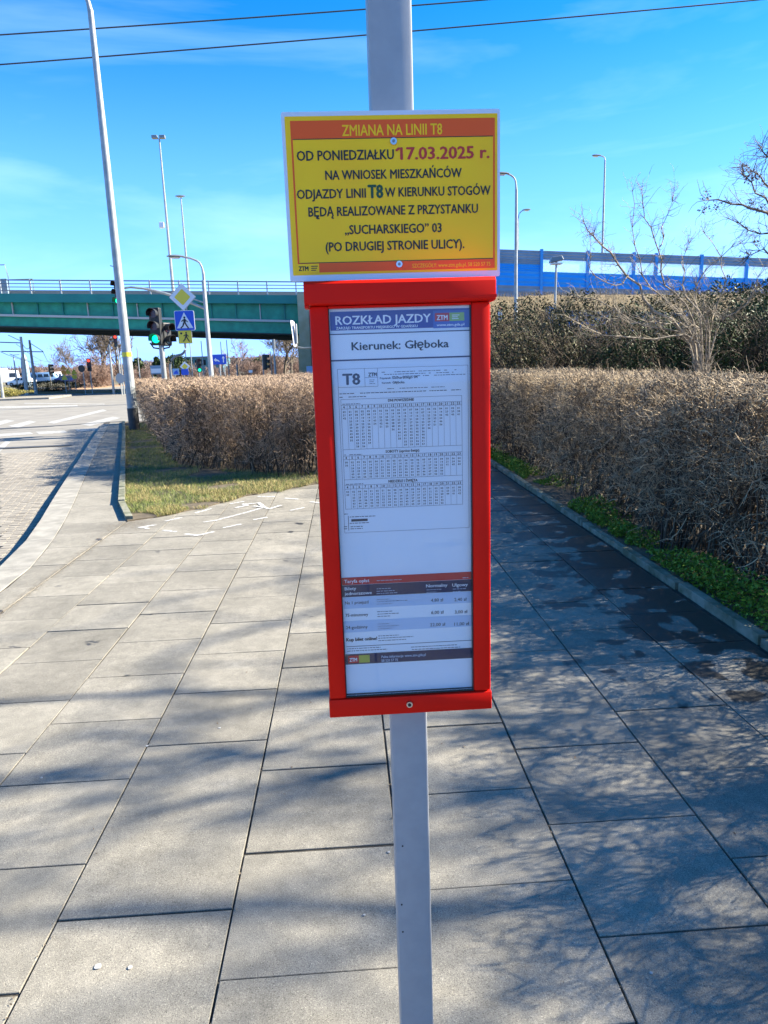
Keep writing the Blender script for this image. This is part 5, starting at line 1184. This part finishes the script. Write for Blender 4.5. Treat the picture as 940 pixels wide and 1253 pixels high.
# ------------------------------------------------------------------ ISLANDS
def gpoly(pts, z0, z1, z=ZR): P = [gp(x, y, z) for x, y in pts]; return MB().prism([(p.x, p.y) for p in P][::-1], z0, z1)
def island(pts, name='traffic_island', m_=M_KERB):
    P = [gp(x, y, ZR) for x, y in pts]; a = sum(P[i].x*P[(i+1) % len(P)].y-P[(i+1) % len(P)].x*P[i].y for i in range(len(P)))
    if a < 0: P = P[::-1]
    return struct(name, MB().prism([(p.x, p.y) for p in P], ZR-.03, ZR+.12), m_)
island([(-40, 492), (60, 488.3), (88, 484.6), (86, 483.6), (-40, 484)])
island([(-40, 484.0-1.2), (250, 480.2-1.5), (250, 477.5), (52, 478.0), (-40, 479)], 'verge', M_GROUND)
def shrub_cards(name, label, cat, cx, cy, z0, rx, ry, rz, nn, size, material, stems=True, mat_s=None, hollow=.55, group=None):
    rt_ = thing(name, label, cat, (cx, cy, z0), group); org = np.array(ORG[0])
    d = unit(rng.normal(size=(nn, 3))); r = rng.uniform(hollow, 1, nn)**.5
    nv = np.array([mnoise.noise(Vector(v*2.2+np.array([cx, cy, 0]))) for v in d]); r = r*(1+.32*nv)
    C = d*r[:, None]*np.array([rx, ry, rz])*np.where(d[:, 2:3] < 0, np.array([[1, 1, .9]]), 1)+np.array([cx, cy, z0+rz*.95]); C = C[C[:, 2] > z0+.02]
    V, Q = leaf_quads(C, np.full(len(C), size)); link_mesh('foliage', np_mesh('foliage', V-org, Q), material, rt_)['kind'] = 'stuff'
    ns = 60; S = np.stack([rng.normal(0, rx*.2, ns)+cx, rng.normal(0, ry*.2, ns)+cy, np.full(ns, z0)], 1); D = unit(rng.normal(0, .8, (ns, 3))+np.array([0, 0, 1.1])); P, Rr = hedge_twigs(S, D, np.full(ns, rz*1.7), np.full(ns, max(.012, size*.3)), .2, 5)
    V, Q = chain_tubes(P, Rr, 4); link_mesh('stems', np_mesh('stems', V-org, Q), mat_s or M_BARKD, rt_)['kind'] = 'stuff'; return rt_
q = gp(5, 486, 0); shrub_cards('low_shrub', 'low golden-green shrub on the island at the left edge', 'shrub', q.x-1.0, q.y, ZR+.1, 3.0, 1.2, .38, 6000, .05, mat('golden_leaf', (.12, .13, .02), .7, c2=(.34, .28, .07), island=True))
q = gp(68, 479, 0); shrub_cards('low_shrub', 'low dry brown shrub behind the shaded road strip', 'shrub', q.x-1.5, q.y+2, ZR+.1, 3.4, 1.6, .55, 6000, .06, M_LEAFB)
q = gp(50, 478, 0); struct('path', MB().prism([(q.x-3, q.y+4), (q.x+3, q.y+4), (q.x+4, q.y+26), (q.x-4, q.y+26)], -.13, -.09), mat('orange_ballast', (.28, .16, .08), .9, c2=(.40, .25, .14), scale=2))
# ------------------------------------------------------------------ BARE TREES AND SHRUBS
def grow(seed, H, trunk_r, levels=5, spread=.55, kids=3, len0=.34, ratio=.74, up=.25, start=.0, multi=1, wob=.12, lean=(0, 0)):
    """returns lists of polylines per level: list of (pts(K,3), radii(K))"""
    r = np.random.default_rng(seed); out = [[] for _ in range(levels+1)]
    def branch(p, d, L, rad, lev):
        K = 5; P = [p]; q = p; dd = d
        for k in range(1, K):
            dd = unit(dd+r.normal(0, wob*(1+.35*lev), 3)+np.array([0, 0, up*.25])); q = q+dd*L/(K-1); P.append(q)
        P = np.array(P); R1 = rad*(.62 if lev else .72); out[lev].append((P, np.linspace(rad, R1, K)))
        if lev == levels: return
        n = kids+(1 if r.random() < .5 else 0)
        for c in range(n):
            t = 1.0 if c == 0 else r.uniform(.35, 1.0); i = min(K-1, int(t*(K-1))); base = P[i]
            a = r.normal(0, spread, 3) if c else r.normal(0, spread*.45, 3)
            nd = unit(dd*1.0+a*1.25+np.array([0, 0, up*.4])); branch(base, nd, L*ratio*r.uniform(.75, 1.2), rad*(.68 if c == 0 else .5)*r.uniform(.85, 1.1), lev+1)
    for m_ in range(multi):
        d0 = unit(np.array([lean[0], lean[1], 1.0])+r.normal(0, .08 if multi == 1 else .35, 3)); branch(np.array([r.normal(0, .08)*(multi > 1), r.normal(0, .08)*(multi > 1), start]), d0, H*len0, trunk_r, 0)
    return out
def tree_meshes(seed, H, tr, material, tw=None, min_r=.004, split=1, **k):
    g_ = grow(seed, H, tr, **k); res = []
    for nm, levs, sides in (('trunk', g_[:split], 8), ('crown', g_[split:], 3)):
        Pl = [b for l in levs for b in l]
        P = np.array([b[0] for b in Pl]); Rr = np.maximum(np.array([b[1] for b in Pl]), min_r); V, Q = chain_tubes(P, Rr, sides)
        me = np_mesh(nm, V, Q); me.materials.append(material if nm == 'trunk' else (tw or material)); res.append(me)
    tips = np.array([b[0][-1] for b in g_[-1]]); return res, tips
def place_tree(name, label, cat, meshes, loc, s=1, rz=0, group=None):
    rt_ = thing(name, label, cat, loc, group)
    for me in meshes: link_mesh(me.name.split('.')[0], me, None, rt_)
    rt_.scale = (s, s, s); rt_.rotation_euler = (0, 0, rz); return rt_
# trees under the bridge and beyond
protoA, _ = tree_meshes(21, 8, .16, M_BARKD, M_FARTWIG, min_r=.022, levels=5, kids=3, spread=.5, len0=.30, ratio=.74)
protoB, _ = tree_meshes(33, 8, .12, M_BARKD, M_FARTWIG, min_r=.022, levels=5, kids=3, spread=.75, len0=.20, ratio=.82, multi=3, up=.1)
protoC, _ = tree_meshes(45, 12, .20, M_BARKD, M_BARKD, min_r=.026, levels=5, kids=3, spread=.38, len0=.28, ratio=.76, up=.4)
TR = [(protoB, 100, 478, 92, .62, 'rounded leafless reddish tree behind the round sign back'), (protoB, 118, 478, 88, .72, 'broad leafless reddish tree behind the red-lit signal'), (protoB, 132, 478, 95, .68, 'leafless reddish tree directly left of the tall street lamp'),
      (protoC, 127, 478, 100, .98, 'tall thin leafless tree rising to the bridge left of the tall street lamp'), (protoC, 148, 478, 96, 1.0, 'tall leafless tree behind the high red-lit signal'), (protoC, 90, 476, 140, .85, 'faint leafless tree above the yellow signs'),
      (protoB, 168, 478, 120, .50, 'low leafless bush right of the tall street lamp'), (protoB, 182, 478, 120, .52, 'low leafless bush by the pale billboard'), (protoB, 160, 478, 110, .55, 'leafless bush right behind the tall street lamp'),
      (protoA, 293, 472, 90, .80, 'leafless tree in the middle of the gap right of the lane arrow sign'), (protoB, 306, 472, 96, .62, 'rounded leafless bush above the hedge left of the pier'), (protoB, 318, 472, 92, .60, 'leafless bush behind the dark signal near the pier'),
      (protoC, 349, 472, 82, .86, 'tall dark leafless tree beside the bridge pier'), (protoC, 357, 472, 88, .80, 'pale tall leafless tree closest to the bridge pier'), (protoB, 340, 472, 90, .62, 'reddish bush at the foot of the tall trees by the pier'),
      (protoB, 366, 472, 95, .55, 'leafless bush behind the blue cabinet'), (protoB, 205, 474, 110, .55, 'leafless bush behind the signal pole'), (protoB, 262, 474, 110, .50, 'leafless bush behind the lamp posts'), (protoB, 280, 474, 105, .5, 'leafless bush under the lane arrow sign'), (protoB, 240, 474, 118, .52, 'leafless bush behind the small green-lit signal'),
      (protoB, 72, 474, 190, .95, 'leafless bush behind the parked vans'), (protoB, 50, 474, 200, .9, 'leafless bush behind the light blue van'), (protoB, 226, 474, 130, .55, 'leafless bush behind the far diamond sign')]
for i, (pm, xp, yp, Y, s, lb) in enumerate(TR):
    q = at(xp, yp, Y); place_tree('bare_tree' if pm is not protoB else 'bare_bush', lb, 'tree' if pm is not protoB else 'bush', pm, (q.x, Y, -.17), s, i*1.3, 'leafless trees beyond the bridge')
# evergreen trees far away
def ever(label, xp, Y, top, rad, conif):
    q = at(xp, 460, Y); t = at(xp, top, Y); h = t.z; rt_ = thing('evergreen_tree', label, 'tree', (q.x, Y, -.17)); org = np.array(ORG[0])
    MB().tube([(q.x, Y, -.17), (q.x, Y, h*.8)], [.22, .08], 6).build('trunk', M_BARKD, rt_)
    nn = 3500; u = rng.uniform(0, 1, nn); r = rad*((1-u)*rng.uniform(.4, 1, nn) if conif else np.sqrt(np.clip(1-(2*u-1)**2, 0, 1))*rng.uniform(.5, 1, nn)); a = rng.uniform(0, 6.28, nn)
    C = np.stack([q.x+r*np.cos(a), Y+r*np.sin(a), .8+u*(h-.8)], 1)+rng.normal(0, .15, (nn, 3)); V, Q = leaf_quads(C, np.full(nn, .22)); link_mesh('crown', np_mesh('crown', V-org, Q), M_LEAFD, rt_)['kind'] = 'stuff'
ever('dark rounded evergreen tree behind the curved sign pole', 216, 130, 436, 2.9, False); ever('small dark conifer left of the signal pole', 193.5, 130, 438, 1.3, True); ever('dark evergreen top right of the tall street lamp', 170.5, 130, 440, .9, False); ever('dark evergreen beside the far dark signal', 318.5, 110, 440, 1.3, False)
# far wood as one mass
def wood(name, label, x0, x1, Y, h, seed):
    r = np.random.default_rng(seed); n = 22000; x = r.uniform(x0, x1, n); hh = h*(1+.22*np.sin(x*.031+seed)+.16*np.sin(x*.11+2*seed)+.10*np.sin(x*.31)); z = hh*r.uniform(0, 1, n)**.75; y = Y+r.uniform(0, 60, n)
    nonlocal_n = np.stack([x, y, z], 1); d = unit(r.normal(0, .5, (n, 3))+np.array([0, 0, 1])); P, Rr = hedge_twigs(nonlocal_n-d*1.2, d, np.full(n, 3.4), np.full(n, .26), .25, 3)
    V, Q = chain_tubes(P, Rr, 3); o = link_mesh(name, np_mesh(name, V, Q), mat('far_wood_twigs', (.055, .048, .045), .9, c2=(.19, .135, .115), island=True)); o['kind'] = 'stuff'; tag(o, label, 'wood')
wood('far_wood', 'distant leafless wood along the horizon on the left', -330, 90, 330, 4.2, 3)
# bushes behind the right hedge
def bush(label, cx, cy, rx, ry, h, nl, size, material, seed, twig_n=5000, mt=M_STEM, name='evergreen_bush', cat='bush', z0=.1, group='bushes behind the right hedge'):
    rt_ = thing(name, label, cat, (cx, cy, z0), group); org = np.array(ORG[0]); r = np.random.default_rng(seed)
    X = r.uniform(-1, 1, (nl*2, 3)); rr = np.hypot(X[:, 0], X[:, 1]); top = np.sqrt(np.clip(1-rr**2.6, 0, 1)); X = X[(rr < 1)]; top = top[(rr < 1)]; u = r.uniform(0, 1, len(X))**.6
    C = np.stack([cx+X[:, 0]*rx, cy+X[:, 1]*ry, z0+u*h*top], 1); nv = np.array([mnoise.noise(Vector((p[0]*1.4, p[1]*1.4, p[2]*1.6))) for p in C]); nl2 = np.array([mnoise.noise(Vector((p[0]*.8+9, p[1]*.8, 1))) for p in C])
    C[:, 2] += (nl2*.40)*h*.5*u; k = (nv > -.22) ; C = C[k][:nl]
    V, Q = leaf_quads(C, np.full(len(C), size)); link_mesh('foliage', np_mesh('foliage', V-org, Q), material, rt_)['kind'] = 'stuff'
    n = twig_n; a = r.uniform(0, 6.28, n); q = np.sqrt(r.uniform(0, 1, n)); hx = np.sqrt(np.clip(1-q**2.6, 0, 1)); S = np.stack([cx+rx*q*np.cos(a), cy+ry*q*np.sin(a), z0+h*hx*r.uniform(.2, .95, n)], 1)
    D = r.normal(0, .7, (n, 3))+np.array([0, 0, .9]); P, Rr = hedge_twigs(S, D, r.uniform(.2, .55, n), r.uniform(.003, .007, n), .28, 4); V, Q = chain_tubes(P, Rr, 3); link_mesh('twigs', np_mesh('twigs', V-org, Q), mt, rt_)['kind'] = 'stuff'; return rt_
BR = [('mottled brown and green bush just right of the red case behind the hedge', 3.9, 15.0, 1.7, 1.6, 2.15, 17000, .034, M_LEAFB, 1), ('dark twiggy bush left of the pale bare shrub', 6.1, 15.4, 1.7, 1.8, 2.45, 20000, .034, M_LEAFD, 2),
      ('dense dark green bush under the pale bare shrub', 7.9, 15.0, 1.5, 1.6, 2.30, 20000, .036, M_LEAFD, 3), ('glossy dark green bush at the right edge behind the hedge', 9.8, 15.0, 1.9, 1.9, 2.55, 22000, .038, M_LEAFD, 4),
      ('olive brown bush above and behind the mottled bush', 6.9, 21, 2.6, 2, 3.2, 16000, .05, M_LEAFB, 5), ('tall brownish green bush in the back row at the right edge', 11.8, 19.5, 2.6, 2, 3.5, 20000, .05, M_LEAFD, 6), ('straw coloured scrub at the foot of the embankment beside the sideways round sign', 8.6, 33, 3.4, 2.4, 4.2, 16000, .07, M_LEAFB, 7),
      ('brown scrub in front of the lower noise barrier', 14.5, 31, 4, 2.4, 4.1, 18000, .07, M_LEAFB, 8), ('brown scrub below the right end of the lower noise barrier', 19.5, 31, 4, 2.4, 4.3, 16000, .07, M_LEAFB, 9), ('dry olive scrub between the curved-arm lamp and the low hooded lamp', 5.6, 26, 2.4, 2, 3.0, 12000, .06, M_LEAFB, 10)]
for b_ in BR: bush(*b_)
# straw tufts on the embankment
def emb_pts(n):
    x = rng.uniform(2, 34, n); y = rng.uniform(34, 57.5, n); z = np.array([slope_z(a, b) for a, b in zip(x, y)]); return np.stack([x, y, z], 1)
M_STRAW = mat('straw_blade', (.10, .075, .032), .8, c2=(.32, .24, .12), island=True)
o = grass(26000, emb_pts, .42, 'slope_grass', M_STRAW); tag(o, 'dry straw-coloured grass on the embankment slope', 'grass')
# pale bare shrub behind the right hedge: long arching stems
def shrub_stems(name, label, base, stems, material, seed, tw=900, group=None, cat='shrub'):
    rt_ = thing(name, label, cat, base, group); org = np.array(ORG[0]); r = np.random.default_rng(seed); side = []
    for pts, r0 in stems:
        P = [Vector(p) for p in pts]; fine = []
        for i in range(len(P)-1):
            a0, a1, a2, a3 = P[max(i-1, 0)], P[i], P[i+1], P[min(i+2, len(P)-1)]
            for t in (0, .33, .66): fine.append(.5*((2*a1)+(a2-a0)*t+(2*a0-5*a1+4*a2-a3)*t*t+(3*a1-a0-3*a2+a3)*t**3)+Vector(r.normal(0, .024, 3)))
        fine.append(P[-1]); N = len(fine); MB().tube(fine, [r0*(1-.75*i/(N-1)) for i in range(N)], 6).build('stem', material, rt_, smooth=True)
        for i in range(2, N): side.append((np.array(fine[i]), np.array(fine[i]-fine[i-1]), r0*(1-.75*i/N)))
    S = []; D = []; L = []; R0 = []
    for _ in range(tw):
        p, d, rr = side[r.integers(len(side))]; S.append(p); D.append(unit(d)+r.normal(0, .8, 3)+np.array([0, 0, .35])); L.append(r.uniform(.12, .45)); R0.append(min(rr*.6, r.uniform(.003, .007)))
    P1, R1 = hedge_twigs(np.array(S), np.array(D), np.array(L), np.array(R0), .22, 5); V, Q = chain_tubes(P1, R1, 3)
    k = r.integers(0, len(P1), tw*2); S2 = P1[k, r.integers(1, 5, tw*2)]; P2, R2 = hedge_twigs(S2, r.normal(0, 1, (tw*2, 3))+np.array([0, 0, .5]), r.uniform(.06, .22, tw*2), np.full(tw*2, .0028), .3, 4); V2, Q2 = chain_tubes(P2, R2, 3)
    Vm, Qm = merge([(V, Q), (V2, Q2)]); link_mesh('twigs', np_mesh('twigs', Vm-org, Qm), material, rt_)['kind'] = 'stuff'; return rt_, S2
YS2 = 12.6
def pp(x, y, dy=0): return tuple(at(x, y, YS2+dy))
base = Vector((at(862, 440, YS2).x, YS2, .1))
b0 = tuple(base)
stems = [([b0, pp(850, 425), pp(800, 380), pp(770, 335), pp(735, 300), pp(716, 275)], .034), ([b0, pp(845, 420, .2), pp(790, 400, .3), pp(745, 372, .4), pp(700, 360, .5)], .026),
         ([b0, pp(855, 420, -.1), pp(800, 415, -.3), pp(740, 410, -.5), pp(690, 385, -.7)], .026), ([b0, pp(850, 400), pp(815, 345), pp(806, 305), pp(790, 268), pp(786, 234)], .020), ([pp(806, 305), pp(812, 280), pp(824, 236)], .013),
         ([b0, pp(842, 400, .3), pp(795, 350, .3), pp(776, 300, .3), pp(774, 235, .3)], .018), ([b0, pp(860, 410, .1), pp(850, 360, .2), pp(868, 325, .2), pp(905, 298, .2)], .020), ([b0, pp(868, 410, .3), pp(880, 370, .4), pp(885, 330, .5), pp(862, 285, .5)], .017),
         ([b0, pp(862, 400, -.3), pp(838, 360, -.3), pp(835, 320, -.2), pp(842, 290, -.2)], .016), ([b0, pp(875, 410), pp(900, 385), pp(920, 360), pp(935, 330)], .018), ([pp(770, 335), pp(750, 350, -.2), pp(725, 330, -.3), pp(722, 290, -.3)], .012),
         ([b0, pp(850, 415, -.4), pp(815, 395, -.6), pp(775, 395, -.8), pp(735, 385, -.9)], .018), ([b0, pp(858, 420, -.5), pp(845, 390, -.7), pp(820, 370, -.9)], .018), ([b0, pp(870, 405, -.3), pp(860, 375, -.5), pp(868, 345, -.6)], .015)]
stems = [(p if p[0] == b0 or True else p, r_) for p, r_ in stems]
shrub_stems('bare_shrub', 'large pale leafless shrub with arching branches in front of the blue noise barrier', base, stems, M_BARK, 4, 750)
# tree cut by the right edge, with brown seed clusters left on it
YT = 11.5
def pt(x, y, dy=0): return tuple(at(x, y, YT+dy))
tb = Vector((at(1085, 600, YT).x, YT, .05)); t0 = tuple(tb)
st = [([t0, (tb.x-.05, YT, 2.0), (tb.x-.1, YT, 4.2), (tb.x+.1, YT, 6.6)], .12), ([(tb.x-.05, YT, 2.2), pt(1000, 330), pt(940, 262), pt(905, 252), pt(868, 245)], .035), ([pt(1000, 330), pt(960, 275, .3), pt(925, 235, .3), pt(908, 205, .3)], .025), ([pt(1000, 330), pt(965, 300), pt(930, 285), pt(893, 268)], .022),
      ([(tb.x-.08, YT, 3.0), pt(1010, 290, .4), pt(960, 245, .5), pt(938, 222, .5), pt(915, 210, .5)], .028), ([(tb.x-.05, YT, 1.8), pt(1010, 345, -.3), pt(965, 322, -.4), pt(935, 306, -.4), pt(918, 312, -.4)], .025), ([(tb.x-.1, YT, 4.0), pt(1020, 200), pt(970, 170), pt(938, 190), pt(933, 176)], .026), ([(tb.x-.1, YT, 4.0), (tb.x+.5, YT+.2, 5.0), (tb.x+1.0, YT+.4, 6.4)], .05), ([(tb.x-.1, YT, 3.2), (tb.x+.8, YT-.3, 4.2), (tb.x+1.4, YT-.6, 5.4)], .05)]
rt_, S2 = shrub_stems('bare_tree', 'leafless tree at the right edge with brown seed clusters on its branch tips', tb, st, M_BARKD, 8, 420, cat='tree')
k = rng.choice(len(S2), 34, replace=False); C = np.concatenate([S2[i]+rng.normal(0, .045, (26, 3))-np.array([0, 0, .05]) for i in k]); V, Q = leaf_quads(C, np.full(len(C), .024)); ORG[0] = tb
link_mesh('seed_clusters', np_mesh('seed_clusters', V-np.array(tb), Q), M_DEAD, rt_)['kind'] = 'stuff'
# bare trees and tall scrub right of the camera whose shade falls across the path
sh1, tips1 = tree_meshes(71, 10, .24, M_BARKD, min_r=.011, levels=6, kids=2, spread=.55, len0=.26, ratio=.78)
sh2, tips2 = tree_meshes(72, 10, .21, M_BARKD, min_r=.011, levels=6, kids=2, spread=.62, len0=.24, ratio=.80, up=.15)
for i, (pm, x, y, s, lb) in enumerate(((sh1, 12.4, 4.0, 1.35, 'leafless tree right of the camera, nearest the path'), (sh2, 15.5, 9.0, 1.45, 'leafless tree right of the hedge, ahead of the camera'),
        (sh2, 16.0, 3.2, 1.5, 'farther leafless tree level with the camera on the right'), (sh1, 13.6, 2.6, 1.42, 'second leafless tree right of the camera'), (sh2, 11.2, 2.7, 1.25, 'thin leafless tree between the two trees nearest the path'), (sh1, 20, 14.5, 1.6, 'farthest tall leafless tree beyond the hedge on the right'))):
    place_tree('bare_tree', lb, 'tree', pm, (x, y, 0), s, i*2.1, 'leafless trees right of the path')
sc1, _ = tree_meshes(81, 3.2, .035, M_BARKD, min_r=.0035, levels=4, kids=3, spread=.5, len0=.36, ratio=.72, multi=7, split=1)
for i, (x, y, s) in enumerate(((4.6, 1.0, .62), (4.9, 4.2, .55), (4.6, -1.0, .8))):
    place_tree('bare_shrub', ['leafless shrub right behind the near end of the hedge', 'low leafless shrub behind the hedge past the damp slabs', 'leafless shrub behind the camera by the hedge'][i], 'shrub', sc1, (x, y, .03), s, i*1.7, 'leafless shrubs behind the right hedge')
